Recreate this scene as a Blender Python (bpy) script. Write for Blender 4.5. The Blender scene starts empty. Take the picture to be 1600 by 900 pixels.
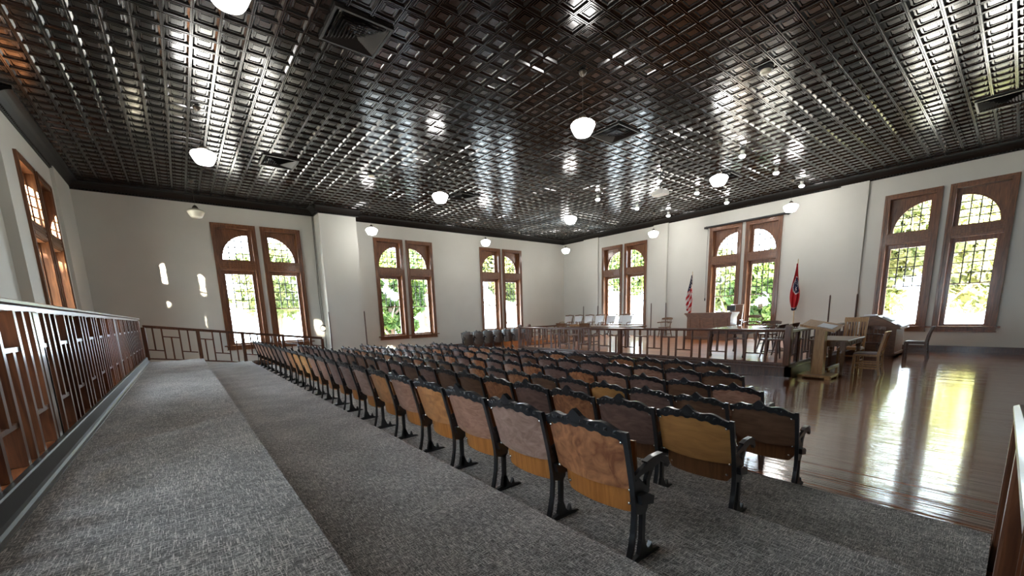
import bpy, math, random
from mathutils import Vector, Matrix, Euler
R = math.radians
random.seed(7)
S = bpy.context.scene
COL = S.collection

# ------------------------------------------------------------------ camera
CAMZ = 1.551
F_PX, CX, CY = 634.2, 800.0, 598.8
def camera():
    p, r, y = R(-9.674), R(1.833), R(38.67)
    fwd = Vector((math.sin(y)*math.cos(p), math.cos(y)*math.cos(p), math.sin(p)))
    right = Vector((math.cos(y), -math.sin(y), 0))
    down = -right.cross(fwd)
    rx = right*math.cos(r) + down*math.sin(r)
    dn = -right*math.sin(r) + down*math.cos(r)
    m = Matrix((rx, -dn, -fwd)).transposed().to_4x4()
    m.translation = (0, 0, CAMZ)
    cd = bpy.data.cameras.new('camera')
    cd.sensor_width = 36.0
    cd.lens = F_PX*36.0/1600.0
    cd.shift_x = (800.0-CX)/1600.0
    cd.shift_y = (CY-450.0)/1600.0
    cd.clip_start = 0.02
    cd.clip_end = 600
    o = bpy.data.objects.new('camera', cd)
    o.matrix_world = m
    COL.objects.link(o)
    S.camera = o
camera()

# ------------------------------------------------------------------ world, sun, exposure
w = bpy.data.worlds.new('sky')
S.world = w
w.use_nodes = True
bg = w.node_tree.nodes['Background']
bg.inputs[0].default_value = (0.74, 0.87, 1.0, 1)
bg.inputs[1].default_value = 7.0
sd = bpy.data.lights.new('sun', 'SUN')
sd.energy = 100.0
sd.color = (1.0, 0.86, 0.68)
sd.angle = R(1.2)
so = bpy.data.objects.new('sun', sd)
so.rotation_euler = Vector((0.53, 0.80, -0.24)).to_track_quat('-Z', 'Y').to_euler()
so.location = (-20, -30, 30)
COL.objects.link(so)
S.view_settings.view_transform = 'Standard'
S.view_settings.look = 'None'
S.view_settings.exposure = 1.78
S.view_settings.gamma = 1.0
S.view_settings.use_curve_mapping = False
cy = S.cycles
cy.use_denoising = True
cy.max_bounces = 10
cy.diffuse_bounces = 5
cy.glossy_bounces = 5
cy.transparent_max_bounces = 16
cy.transmission_bounces = 6
cy.sample_clamp_indirect = 8.0
cy.caustics_reflective = False
cy.caustics_refractive = False

# ------------------------------------------------------------------ materials
MATS = {}
def new_mat(name):
    m = bpy.data.materials.new(name)
    m.use_nodes = True
    MATS[name] = m
    return m, m.node_tree.nodes, m.node_tree.links, m.node_tree.nodes['Principled BSDF']

def plain(name, col, rough=0.5, metal=0.0, coat=0.0, spec=0.5, noise=0.0, scale=8.0):
    m, n, l, b = new_mat(name)
    b.inputs['Base Color'].default_value = (*col, 1)
    b.inputs['Roughness'].default_value = rough
    b.inputs['Metallic'].default_value = metal
    b.inputs['Coat Weight'].default_value = coat
    b.inputs['Coat Roughness'].default_value = 0.1
    b.inputs['Specular IOR Level'].default_value = spec
    if noise:
        t = n.new('ShaderNodeTexCoord')
        z = n.new('ShaderNodeTexNoise'); z.inputs['Scale'].default_value = scale; z.inputs['Detail'].default_value = 5
        mx = n.new('ShaderNodeMix'); mx.data_type = 'RGBA'
        mx.inputs[6].default_value = (*[c*(1-noise) for c in col], 1)
        mx.inputs[7].default_value = (*[min(1, c*(1+noise)) for c in col], 1)
        l.new(t.outputs['Object'], z.inputs['Vector']); l.new(z.outputs['Fac'], mx.inputs[0]); l.new(mx.outputs[2], b.inputs['Base Color'])
    return m

def wood(name, c1, c2, rough=0.4, coat=0.2, stretch=(9, 9, 1.2), scale=3.0, bump=0.0, contrast=(0.3, 0.7), world=False, figure=0.6):
    m, n, l, b = new_mat(name)
    t = n.new('ShaderNodeTexCoord')
    mp = n.new('ShaderNodeMapping'); mp.inputs['Scale'].default_value = stretch
    oi = n.new('ShaderNodeObjectInfo')
    ad = n.new('ShaderNodeVectorMath'); ad.operation = 'ADD'
    sc = n.new('ShaderNodeVectorMath'); sc.operation = 'SCALE'; sc.inputs['Scale'].default_value = 0.0 if world else 17.0
    cmb = n.new('ShaderNodeCombineXYZ')
    l.new(oi.outputs['Random'], cmb.inputs[0]); l.new(oi.outputs['Random'], cmb.inputs[2])
    l.new(cmb.outputs[0], sc.inputs[0])
    l.new(t.outputs['Object'], ad.inputs[0]); l.new(sc.outputs[0], ad.inputs[1]); l.new(ad.outputs[0], mp.inputs['Vector'])
    z = n.new('ShaderNodeTexNoise'); z.inputs['Scale'].default_value = scale; z.inputs['Detail'].default_value = 6; z.inputs['Distortion'].default_value = figure
    l.new(mp.outputs[0], z.inputs['Vector'])
    cr = n.new('ShaderNodeValToRGB')
    cr.color_ramp.elements[0].position = contrast[0]; cr.color_ramp.elements[0].color = (*c1, 1)
    cr.color_ramp.elements[1].position = contrast[1]; cr.color_ramp.elements[1].color = (*c2, 1)
    l.new(z.outputs['Fac'], cr.inputs[0]); l.new(cr.outputs[0], b.inputs['Base Color'])
    b.inputs['Roughness'].default_value = rough
    b.inputs['Coat Weight'].default_value = coat
    b.inputs['Coat Roughness'].default_value = 0.12
    if bump:
        bp = n.new('ShaderNodeBump'); bp.inputs['Strength'].default_value = bump; bp.inputs['Distance'].default_value = 0.004
        l.new(z.outputs['Fac'], bp.inputs['Height']); l.new(bp.outputs[0], b.inputs['Normal'])
    return m

def wall_mat():
    m, n, l, b = new_mat('plaster')
    t = n.new('ShaderNodeTexCoord')
    z = n.new('ShaderNodeTexNoise'); z.inputs['Scale'].default_value = 1.1; z.inputs['Detail'].default_value = 4
    cr = n.new('ShaderNodeValToRGB')
    cr.color_ramp.elements[0].position = 0.3; cr.color_ramp.elements[0].color = (0.56, 0.565, 0.515, 1)
    cr.color_ramp.elements[1].position = 0.7; cr.color_ramp.elements[1].color = (0.595, 0.60, 0.55, 1)
    z2 = n.new('ShaderNodeTexNoise'); z2.inputs['Scale'].default_value = 25; z2.inputs['Detail'].default_value = 4
    bp = n.new('ShaderNodeBump'); bp.inputs['Strength'].default_value = 0.15; bp.inputs['Distance'].default_value = 0.01
    l.new(t.outputs['Object'], z.inputs['Vector']); l.new(t.outputs['Object'], z2.inputs['Vector'])
    l.new(z.outputs['Fac'], cr.inputs[0]); l.new(cr.outputs[0], b.inputs['Base Color'])
    l.new(z2.outputs['Fac'], bp.inputs['Height']); l.new(bp.outputs[0], b.inputs['Normal'])
    b.inputs['Roughness'].default_value = 0.6
    return m

def floor_mat(name, ca, cb, rough, board=0.075, bumpd=0.0045, ior=1.5, coat=1.0):
    """strip flooring whose boards run along Y, glossy varnish with slightly dished boards"""
    m, n, l, b = new_mat(name)
    t = n.new('ShaderNodeTexCoord')
    sx = n.new('ShaderNodeSeparateXYZ'); l.new(t.outputs['Object'], sx.inputs[0])
    dv = n.new('ShaderNodeMath'); dv.operation = 'DIVIDE'; dv.inputs[1].default_value = board; l.new(sx.outputs[0], dv.inputs[0])
    fl = n.new('ShaderNodeMath'); fl.operation = 'FLOOR'; l.new(dv.outputs[0], fl.inputs[0])
    fr = n.new('ShaderNodeMath'); fr.operation = 'FRACT'; l.new(dv.outputs[0], fr.inputs[0])
    wn = n.new('ShaderNodeTexWhiteNoise'); wn.noise_dimensions = '1D'; l.new(fl.outputs[0], wn.inputs['W'])
    mp = n.new('ShaderNodeMapping'); mp.inputs['Scale'].default_value = (14, 0.9, 1); l.new(t.outputs['Object'], mp.inputs['Vector'])
    z = n.new('ShaderNodeTexNoise'); z.inputs['Scale'].default_value = 2.0; z.inputs['Detail'].default_value = 5; l.new(mp.outputs[0], z.inputs['Vector'])
    a = n.new('ShaderNodeMath'); a.operation = 'MULTIPLY_ADD'; a.inputs[1].default_value = 0.45; l.new(wn.outputs['Value'], a.inputs[0]); l.new(z.outputs['Fac'], a.inputs[2])
    cr = n.new('ShaderNodeValToRGB')
    cr.color_ramp.elements[0].position = 0.35; cr.color_ramp.elements[0].color = (*ca, 1)
    cr.color_ramp.elements[1].position = 0.95; cr.color_ramp.elements[1].color = (*cb, 1)
    l.new(a.outputs[0], cr.inputs[0])
    # joints
    pg = n.new('ShaderNodeMath'); pg.operation = 'PINGPONG'; pg.inputs[1].default_value = 0.5; l.new(fr.outputs[0], pg.inputs[0])
    gt = n.new('ShaderNodeMath'); gt.operation = 'LESS_THAN'; gt.inputs[1].default_value = 0.03; l.new(pg.outputs[0], gt.inputs[0])
    mx = n.new('ShaderNodeMix'); mx.data_type = 'RGBA'; mx.inputs[7].default_value = (0.01, 0.004, 0.002, 1)
    ml = n.new('ShaderNodeMath'); ml.operation = 'MULTIPLY'; ml.inputs[1].default_value = 0.7; l.new(gt.outputs[0], ml.inputs[0])
    l.new(ml.outputs[0], mx.inputs[0]); l.new(cr.outputs[0], mx.inputs[6]); l.new(mx.outputs[2], b.inputs['Base Color'])
    # height: each board tilts and sits a little differently, long waves in the varnish
    mp2 = n.new('ShaderNodeMapping'); mp2.inputs['Scale'].default_value = (16, 0.8, 1); l.new(t.outputs['Object'], mp2.inputs['Vector'])
    z3 = n.new('ShaderNodeTexNoise'); z3.inputs['Scale'].default_value = 1.6; z3.inputs['Detail'].default_value = 3; l.new(mp2.outputs[0], z3.inputs['Vector'])
    tl = n.new('ShaderNodeMath'); tl.operation = 'SUBTRACT'; tl.inputs[1].default_value = 0.5; l.new(wn.outputs['Value'], tl.inputs[0])
    tm = n.new('ShaderNodeMath'); tm.operation = 'MULTIPLY'; l.new(tl.outputs[0], tm.inputs[0]); l.new(fr.outputs[0], tm.inputs[1])
    hs = n.new('ShaderNodeMath'); hs.operation = 'MULTIPLY_ADD'; hs.inputs[1].default_value = 0.9; l.new(tm.outputs[0], hs.inputs[0]); l.new(z3.outputs['Fac'], hs.inputs[2])
    bp = n.new('ShaderNodeBump'); bp.inputs['Strength'].default_value = 0.6; bp.inputs['Distance'].default_value = bumpd
    l.new(hs.outputs[0], bp.inputs['Height']); l.new(bp.outputs[0], b.inputs['Normal']); l.new(bp.outputs[0], b.inputs['Coat Normal'])
    b.inputs['Roughness'].default_value = rough
    b.inputs['Specular IOR Level'].default_value = 0.35
    b.inputs['Coat Weight'].default_value = coat
    b.inputs['Coat IOR'].default_value = ior
    b.inputs['Coat Roughness'].default_value = 0.07
    return m

def carpet_mat():
    m, n, l, b = new_mat('carpet')
    t = n.new('ShaderNodeTexCoord')
    def nz(scale, s, det=2):
        mp = n.new('ShaderNodeMapping'); mp.inputs['Scale'].default_value = scale; l.new(t.outputs['Object'], mp.inputs['Vector'])
        z = n.new('ShaderNodeTexNoise'); z.inputs['Scale'].default_value = s; z.inputs['Detail'].default_value = det; l.new(mp.outputs[0], z.inputs['Vector'])
        return z.outputs['Fac']
    a = nz((30, 1.9, 1), 10.0); c = nz((2.6, 32, 1), 10.0); d = nz((1, 1, 1), 160.0, 1); e = nz((1, 1, 1), 2.5, 3)
    mxm = n.new('ShaderNodeMath'); mxm.operation = 'MAXIMUM'; l.new(a, mxm.inputs[0]); l.new(c, mxm.inputs[1])
    s1 = n.new('ShaderNodeMath'); s1.operation = 'MULTIPLY_ADD'; s1.inputs[1].default_value = 0.35; l.new(d, s1.inputs[0]); l.new(mxm.outputs[0], s1.inputs[2])
    s2 = n.new('ShaderNodeMath'); s2.operation = 'MULTIPLY_ADD'; s2.inputs[1].default_value = 0.15; l.new(e, s2.inputs[0]); l.new(s1.outputs[0], s2.inputs[2])
    cr = n.new('ShaderNodeValToRGB')
    el = cr.color_ramp.elements
    el[0].position = 0.70; el[0].color = (0.062, 0.053, 0.049, 1)
    el[1].position = 0.95; el[1].color = (0.84, 0.78, 0.72, 1)
    k = el.new(0.81); k.color = (0.25, 0.224, 0.205, 1)
    l.new(s2.outputs[0], cr.inputs[0]); l.new(cr.outputs[0], b.inputs['Base Color'])
    bp = n.new('ShaderNodeBump'); bp.inputs['Strength'].default_value = 0.5; bp.inputs['Distance'].default_value = 0.004
    l.new(s2.outputs[0], bp.inputs['Height']); l.new(bp.outputs[0], b.inputs['Normal'])
    b.inputs['Roughness'].default_value = 0.9
    b.inputs['Sheen Weight'].default_value = 0.25
    return m

def emit(name, col, strength):
    m, n, l, b = new_mat(name)
    b.inputs['Base Color'].default_value = (*col, 1)
    b.inputs['Emission Color'].default_value = (*col, 1)
    b.inputs['Emission Strength'].default_value = strength
    return m

def glass_mat():
    m, n, l, b = new_mat('window_glass')
    out = n['Material Output']
    tr = n.new('ShaderNodeBsdfTransparent'); tr.inputs[0].default_value = (0.93, 0.95, 0.94, 1)
    gl = n.new('ShaderNodeBsdfGlossy'); gl.inputs['Roughness'].default_value = 0.02
    lw = n.new('ShaderNodeLayerWeight'); lw.inputs[0].default_value = 0.12
    mx = n.new('ShaderNodeMixShader')
    l.new(lw.outputs['Fresnel'], mx.inputs[0]); l.new(tr.outputs[0], mx.inputs[1]); l.new(gl.outputs[0], mx.inputs[2]); l.new(mx.outputs[0], out.inputs[0])
    n.remove(b)
    return m

def leaf_mat(name, c1, c2):
    m, n, l, b = new_mat(name)
    out = n['Material Output']
    t = n.new('ShaderNodeTexCoord')
    z = n.new('ShaderNodeTexNoise'); z.inputs['Scale'].default_value = 1.3; z.inputs['Detail'].default_value = 5
    l.new(t.outputs['Object'], z.inputs['Vector'])
    cr = n.new('ShaderNodeValToRGB')
    cr.color_ramp.elements[0].position = 0.35; cr.color_ramp.elements[0].color = (*c1, 1)
    cr.color_ramp.elements[1].position = 0.65; cr.color_ramp.elements[1].color = (*c2, 1)
    l.new(z.outputs['Fac'], cr.inputs[0])
    l.new(cr.outputs[0], b.inputs['Base Color'])
    tl = n.new('ShaderNodeBsdfTranslucent'); l.new(cr.outputs[0], tl.inputs[0])
    mx = n.new('ShaderNodeMixShader'); mx.inputs[0].default_value = 0.4
    l.new(b.outputs[0], mx.inputs[1]); l.new(tl.outputs[0], mx.inputs[2]); l.new(mx.outputs[0], out.inputs[0])
    b.inputs['Roughness'].default_value = 0.6
    return m

PLASTER = wall_mat()
TIN = plain('pressed_tin', (0.005, 0.0045, 0.004), 0.17, 0.0, 0.0, 0.55, 0.25, 3)
CORN = plain('cornice_paint', (0.005, 0.0045, 0.004), 0.4, 0.0, 0.0, 0.35)
VENTM = plain('vent_metal', (0.009, 0.007, 0.006), 0.45, 0.3, 0, 0.5, 0.2, 6)
FLOOR = floor_mat('varnished_floor', (0.135, 0.036, 0.013), (0.30, 0.095, 0.034), 0.16)
PLATF = floor_mat('platform_floor', (0.28, 0.085, 0.022), (0.50, 0.18, 0.05), 0.42, 0.075, 0.004, 1.4, 0.3)
CARPET = carpet_mat()
WINW = wood('window_wood', (0.085, 0.030, 0.011), (0.235, 0.095, 0.036), 0.36, 0.25, (8, 8, 0.7), 4)
RAILW = wood('rail_wood', (0.050, 0.016, 0.008), (0.15, 0.055, 0.024), 0.28, 0.5, (10, 10, 1.0), 4)
DARKW = wood('dark_wood', (0.035, 0.014, 0.009), (0.10, 0.042, 0.022), 0.35, 0.3, (9, 9, 1.0), 4)
BENCHW = wood('bench_wood', (0.11, 0.046, 0.022), (0.22, 0.10, 0.048), 0.4, 0.3, (2, 2, 9), 3)
OAK = wood('oak', (0.25, 0.115, 0.034), (0.44, 0.23, 0.078), 0.4, 0.3, (10, 10, 1.0), 3.5)
OAKD = wood('walnut', (0.095, 0.042, 0.018), (0.20, 0.10, 0.045), 0.38, 0.3, (8, 8, 1.0), 3.5)
BACKM = [
    wood('plywood_russet', (0.204, 0.07, 0.031), (0.504, 0.222, 0.102), 0.36, 0.25, (3.5, 3.5, 3), 3.2, 0, (0.33, 0.68), False, 1.5),
    wood('plywood_mauve', (0.23, 0.132, 0.098), (0.414, 0.27, 0.218), 0.36, 0.25, (1.5, 3, 5), 3, 0, (0.3, 0.7), False, 2.0),
    wood('plywood_rosy', (0.23, 0.106, 0.067), (0.414, 0.23, 0.161), 0.36, 0.25, (1.5, 2, 7), 3, 0, (0.3, 0.7), False, 2.0),
    wood('plywood_orange', (0.3, 0.114, 0.036), (0.528, 0.24, 0.09), 0.36, 0.25, (2, 3, 4), 3, 0, (0.3, 0.7), False, 1.5),
    wood('plywood_golden', (0.396, 0.182, 0.055), (0.594, 0.297, 0.099), 0.36, 0.25, (1.5, 1.5, 7), 3, 0, (0.25, 0.75), False, 0.8),
    wood('plywood_umber', (0.095, 0.045, 0.026), (0.19, 0.10, 0.06), 0.36, 0.25, (1.5, 1.5, 7), 3, 0, (0.3, 0.7), False, 1.0),
    wood('plywood_dusky', (0.13, 0.070, 0.056), (0.24, 0.145, 0.12), 0.36, 0.25, (1.5, 2, 6), 3, 0, (0.3, 0.7), False, 1.5)]
BACKM.append(wood('plywood_black', (0.022, 0.012, 0.008), (0.055, 0.030, 0.020), 0.3, 0.4, (1.5, 1.5, 7), 3, 0, (0.3, 0.7), False, 1.0))
SEATO = wood('seat_orange', (0.33, 0.115, 0.026), (0.50, 0.20, 0.05), 0.35, 0.3, (3, 12, 1), 4)
SEATB = wood('seat_brown', (0.14, 0.058, 0.022), (0.24, 0.10, 0.042), 0.35, 0.3, (3, 12, 1), 4)
IRON = plain('cast_iron', (0.013, 0.015, 0.019), 0.33, 0.0, 0.3, 0.7, 0.3, 30)
CHROME = plain('chrome', (0.75, 0.75, 0.75), 0.2, 1.0)
STEEL = plain('steel', (0.4, 0.4, 0.38), 0.25, 1.0)
BRASS = plain('brass', (0.45, 0.30, 0.12), 0.3, 1.0)
BRONZE = plain('dark_bronze', (0.05, 0.04, 0.03), 0.4, 0.6)
RUBBER = plain('rubber_base', (0.014, 0.012, 0.010), 0.42, 0, 0, 0.5, 0.3, 12)
LEAD = plain('lead_bar', (0.035, 0.035, 0.035), 0.5)
GLASS = glass_mat()
GLOBE = emit('lit_opal_glass', (1.0, 0.97, 0.93), 13.0)
OPAL = plain('opal_glass', (0.72, 0.70, 0.58), 0.25, 0, 0.3)
SPOT = emit('lit_lamp', (1.0, 0.95, 0.92), 60.0)
WHITE = plain('white_plastic', (0.70, 0.70, 0.66), 0.4)
PAPER = plain('paper', (0.80, 0.82, 0.85), 0.6)
BLACK = plain('black_plastic', (0.015, 0.015, 0.017), 0.4)
PALEUP = plain('pale_vinyl', (0.66, 0.67, 0.68), 0.42, 0, 0, 0.5, 0.06, 20)
SEATPAD = plain('seat_cloth', (0.22, 0.15, 0.13), 0.8, 0, 0, 0.5, 0.2, 60)
GLOSSTOP = wood('gloss_top', (0.05, 0.022, 0.012), (0.10, 0.045, 0.022), 0.1, 1.0, (3, 9, 1), 3)
FRED = plain('flag_red', (0.45, 0.012, 0.018), 0.65)
FWHITE = plain('flag_white', (0.72, 0.68, 0.66), 0.65)
FBLUE = plain('flag_blue', (0.015, 0.022, 0.075), 0.65)
CONC = plain('pale_concrete', (0.62, 0.60, 0.56), 0.8, 0, 0, 0.5, 0.1, 0.4)
BARK = plain('bark', (0.13, 0.10, 0.075), 0.9, 0, 0, 0.5, 0.4, 5)
LEAFS = [leaf_mat('leaf_yellow_green', (0.095, 0.125, 0.04), (0.26, 0.27, 0.11)),
         leaf_mat('leaf_green', (0.03, 0.075, 0.014), (0.11, 0.17, 0.035)),
         leaf_mat('leaf_pale', (0.05, 0.085, 0.02), (0.15, 0.17, 0.055))]

# ------------------------------------------------------------------ mesh helpers
class MB:
    def __init__(s): s.v = []; s.f = []; s.m = []
    def add(s, vs, fs, mi=0):
        o = len(s.v); s.v += [tuple(p) for p in vs]; s.f += [tuple(i+o for i in q) for q in fs]; s.m += [mi]*len(fs); return s
    def box(s, x0, x1, y0, y1, z0, z1, mi=0):
        x0, x1 = min(x0, x1), max(x0, x1); y0, y1 = min(y0, y1), max(y0, y1); z0, z1 = min(z0, z1), max(z0, z1)
        return s.add([(x0,y0,z0),(x1,y0,z0),(x1,y1,z0),(x0,y1,z0),(x0,y0,z1),(x1,y0,z1),(x1,y1,z1),(x0,y1,z1)],
                     [(3,2,1,0),(4,5,6,7),(0,1,5,4),(1,2,6,5),(2,3,7,6),(3,0,4,7)], mi)
    def cbox(s, x0, x1, y0, y1, z0, z1, c=0.006):
        """box with chamfered vertical and top edges"""
        def ring(z, i): return [(x0+i+c,y0+i,z),(x1-i-c,y0+i,z),(x1-i,y0+i+c,z),(x1-i,y1-i-c,z),(x1-i-c,y1-i,z),(x0+i+c,y1-i,z),(x0+i,y1-i-c,z),(x0+i,y0+i+c,z)]
        rs = [ring(z0, 0), ring(z1-c, 0), ring(z1, c)]
        vs = [p for r in rs for p in r]; fs = [tuple(range(7, -1, -1)), tuple(range(16, 24))]
        for k in range(2):
            for i in range(8): fs.append((k*8+i, k*8+(i+1) % 8, k*8+8+(i+1) % 8, k*8+8+i))
        return s.add(vs, fs)
    def prism(s, poly, axis, a, b, mi=0):
        """poly in the plane across axis: x->(y,z), y->(x,z), z->(x,y)"""
        n = len(poly)
        def P(p, t):
            return (t, p[0], p[1]) if axis == 'x' else (p[0], t, p[1]) if axis == 'y' else (p[0], p[1], t)
        vs = [P(p, a) for p in poly] + [P(p, b) for p in poly]
        fs = [tuple(range(n)), tuple(range(2*n-1, n-1, -1))] + [(i, n+i, n+(i+1) % n, (i+1) % n) for i in range(n)]
        return s.add(vs, fs, mi)
    def lathe(s, prof, c=(0, 0, 0), seg=20, mi=0):
        vs = []; fs = []
        for r, z in prof:
            for i in range(seg):
                a = 2*math.pi*i/seg; vs.append((c[0]+r*math.cos(a), c[1]+r*math.sin(a), c[2]+z))
        for k in range(len(prof)-1):
            for i in range(seg):
                j = (i+1) % seg; fs.append((k*seg+i, k*seg+j, k*seg+seg+j, k*seg+seg+i))
        fs.append(tuple(range(seg-1, -1, -1))); fs.append(tuple(range((len(prof)-1)*seg, len(prof)*seg)))
        return s.add(vs, fs, mi)
    def tube(s, pts, r, seg=8, mi=0):
        pts = [Vector(p) for p in pts]; rr = r if isinstance(r, (list, tuple)) else [r]*len(pts)
        vs = []; fs = []
        up = Vector((0.13, 0.31, 0.94))
        for i, p in enumerate(pts):
            d = (pts[min(i+1, len(pts)-1)]-pts[max(i-1, 0)]).normalized()
            a = d.cross(up)
            if a.length < 1e-3: a = d.cross(Vector((1, 0, 0)))
            a.normalize(); b = d.cross(a)
            for k in range(seg):
                t = 2*math.pi*k/seg; vs.append(p+(a*math.cos(t)+b*math.sin(t))*rr[i])
        for i in range(len(pts)-1):
            for k in range(seg):
                j = (k+1) % seg; fs.append((i*seg+k, i*seg+j, i*seg+seg+j, i*seg+seg+k))
        fs.append(tuple(range(seg-1, -1, -1))); fs.append(tuple(range((len(pts)-1)*seg, len(pts)*seg)))
        return s.add(vs, fs, mi)
    def grid(s, fn, nu, nv, mi=0):
        vs = [fn(i/nu, j/nv) for j in range(nv+1) for i in range(nu+1)]
        fs = [(j*(nu+1)+i, j*(nu+1)+i+1, (j+1)*(nu+1)+i+1, (j+1)*(nu+1)+i) for j in range(nv) for i in range(nu)]
        return s.add(vs, fs, mi)
    def slab(s, fn, nu, nv, off):
        """closed slab: surface fn(u,v) and the same surface moved by off(vec)"""
        n = (nu+1)*(nv+1); o = Vector(off)
        a = [Vector(fn(i/nu, j/nv)) for j in range(nv+1) for i in range(nu+1)]
        vs = a + [p+o for p in a]; q = lambda i, j: j*(nu+1)+i
        fs = []
        for j in range(nv):
            for i in range(nu):
                f = (q(i,j), q(i+1,j), q(i+1,j+1), q(i,j+1)); fs.append(f); fs.append(tuple(n+k for k in reversed(f)))
        for i in range(nu):
            fs.append((q(i+1,0), q(i,0), n+q(i,0), n+q(i+1,0))); fs.append((q(i,nv), q(i+1,nv), n+q(i+1,nv), n+q(i,nv)))
        for j in range(nv):
            fs.append((q(0,j), q(0,j+1), n+q(0,j+1), n+q(0,j))); fs.append((q(nu,j+1), q(nu,j), n+q(nu,j), n+q(nu,j+1)))
        return s.add(vs, fs)
    def mesh(s, name, mats, smooth=False):
        me = bpy.data.meshes.new(name)
        me.from_pydata(s.v, [], s.f)
        for m in (mats if isinstance(mats, (list, tuple)) else [mats]): me.materials.append(m)
        if isinstance(mats, (list, tuple)): me.polygons.foreach_set('material_index', s.m)
        me.update()
        import bmesh
        bm = bmesh.new(); bm.from_mesh(me); bmesh.ops.recalc_face_normals(bm, faces=bm.faces); bm.to_mesh(me); bm.free()
        if smooth: me.shade_smooth()
        return me
    def build(s, name, mats, parent=None, world=False, smooth=False):
        if world and parent is not None:
            L = parent.location; s.v = [(p[0]-L.x, p[1]-L.y, p[2]-L.z) for p in s.v]
        return link(name, s.mesh(name, mats, smooth), parent)

def link(name, me, parent=None, loc=None, rot=None):
    o = bpy.data.objects.new(name, me); COL.objects.link(o)
    if parent is not None: o.parent = parent
    if loc is not None: o.location = loc
    if rot is not None: o.rotation_euler = rot
    return o
def tag(o, label, cat=None, group=None, kind=None):
    o['label'] = label
    if cat: o['category'] = cat
    if group: o['group'] = group
    if kind: o['kind'] = kind
    return o
def empty(name, loc=(0, 0, 0), rz=0.0, label=None, cat=None, group=None, kind=None):
    o = bpy.data.objects.new(name, None); COL.objects.link(o)
    o.location = loc; o.rotation_euler = (0, 0, rz); o.empty_display_size = 0.1
    if label: tag(o, label, cat, group, kind)
    return o
def copy_tree(o, parent=None):
    c = o.copy(); COL.objects.link(c); c.parent = parent
    for ch in o.children: copy_tree(ch, c)
    return c
ORD = ['', 'first', 'second', 'third', 'fourth', 'fifth', 'sixth', 'seventh', 'eighth', 'ninth', 'tenth', 'eleventh', 'twelfth', 'thirteenth', 'fourteenth', 'fifteenth', 'sixteenth', 'seventeenth', 'eighteenth', 'nineteenth', 'twentieth', 'twenty-first', 'twenty-second', 'twenty-third', 'twenty-fourth']

# ------------------------------------------------------------------ room shell
XL, XR, YB, YN = -1.98, 17.80, 17.07, -4.6
ZC = 5.58          # underside of the tin ceiling
ZW = 5.78
KC = 1.036
T = 0.42
UW, GAP = 1.272, 0.139
UC = (UW+GAP)/2
BACKC = [2.507, 7.926, 13.206]
RIGHTC = [1.75, 7.25, 12.92]
LEFTC = [13.3, 7.9, 2.4]
def struct(o, label): return tag(o, label, kind='structure')

def wall_cols(u0, u1, z0, z1, holes):
    """boxes (u0,u1,z0,z1) of a wall with rectangular openings"""
    out = []; cur = u0
    for a, b, c, d in sorted(holes):
        if a > cur: out.append((cur, a, z0, z1))
        out.append((a, b, z0, c)); out.append((a, b, d, z1)); cur = b
    out.append((cur, u1, z0, z1)); return out
def holes(cs): return [(c+s*UC-0.515, c+s*UC+0.515, 0.77, 4.70) for c in cs for s in (-1, 1)]
b = MB()
for a, c, z0, z1 in wall_cols(XL-T-0.2, XR+T, -0.3, ZW, holes(BACKC)): b.box(a, c, YB, YB+T, z0, z1)
struct(b.build('wall_back', PLASTER), 'cream plaster end wall with three pairs of arched windows')
b = MB()
for a, c, z0, z1 in wall_cols(YN-T, YB, -0.3, ZW, holes(RIGHTC)): b.box(XR, XR+T, a, c, z0, z1)
struct(b.build('wall_right', PLASTER), 'cream plaster wall behind the judge bench')
b = MB()
for a, c, z0, z1 in wall_cols(11.17, YB, -0.3, ZW, holes([LEFTC[0]])): b.box(XL-T-0.15, XL, a, c, z0, z1)
for a, c, z0, z1 in wall_cols(YN-T, 11.17, -0.3, ZW, holes(LEFTC[1:])): b.box(XL-T-0.15, XL-0.15, a, c, z0, z1)
b.box(XL, XL+0.07, 15.15, YB, -0.3, ZW)
struct(b.build('wall_left', PLASTER), 'cream plaster wall with recessed bay behind the long railing')
b = MB(); b.box(XL-T-0.15, XR+T, YN-T, YN, -0.3, ZW)
struct(b.build('wall_near', PLASTER), 'plain plaster wall behind the viewer')
# piers standing proud of the walls
pier = MB(); pier.box(4.39, 5.72, 16.38, YB, 0, ZW)
struct(pier.build('trim_1', PLASTER), 'broad plaster pier between the first two window pairs of the end wall')
for i, (a, c) in enumerate([(3.52, 4.25), (10.48, 11.24), (14.5, 15.5)]):
    p = MB(); p.box(XR-0.06, XR, a, c, 0, 5.40)
    struct(p.build('trim_%d' % (i+2), PLASTER), ['shallow plaster pier beside the rightmost window pair', 'shallow plaster pier left of the judge bench', 'shallow plaster pier in the far corner behind the pale chairs'][i])
k = 5
for x, y, lab in [(4.385, 16.375, 'left edge of the broad pier'), (5.725, 16.375, 'right edge of the broad pier'), (XR-0.065, 3.515, 'right edge of the pier by the clerk desk'), (XR-0.065, 4.255, 'left edge of the pier by the clerk desk'),
                  (XR-0.065, 10.475, 'right edge of the pier by the spindle chair'), (XR-0.065, 11.245, 'left edge of the pier by the spindle chair'), (XR-0.065, 14.495, 'right edge of the far corner pier'), (XR-0.065, 15.505, 'left edge of the far corner pier')]:
    p = MB(); p.lathe([(0.022, 0), (0.022, 1.50), (0.016, 1.54), (0.004, 1.56)], (x, y, 0.3), 10)
    struct(p.build('trim_%d' % k, DARKW, smooth=False), 'dark wooden corner bead on the ' + lab); k += 1

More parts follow.
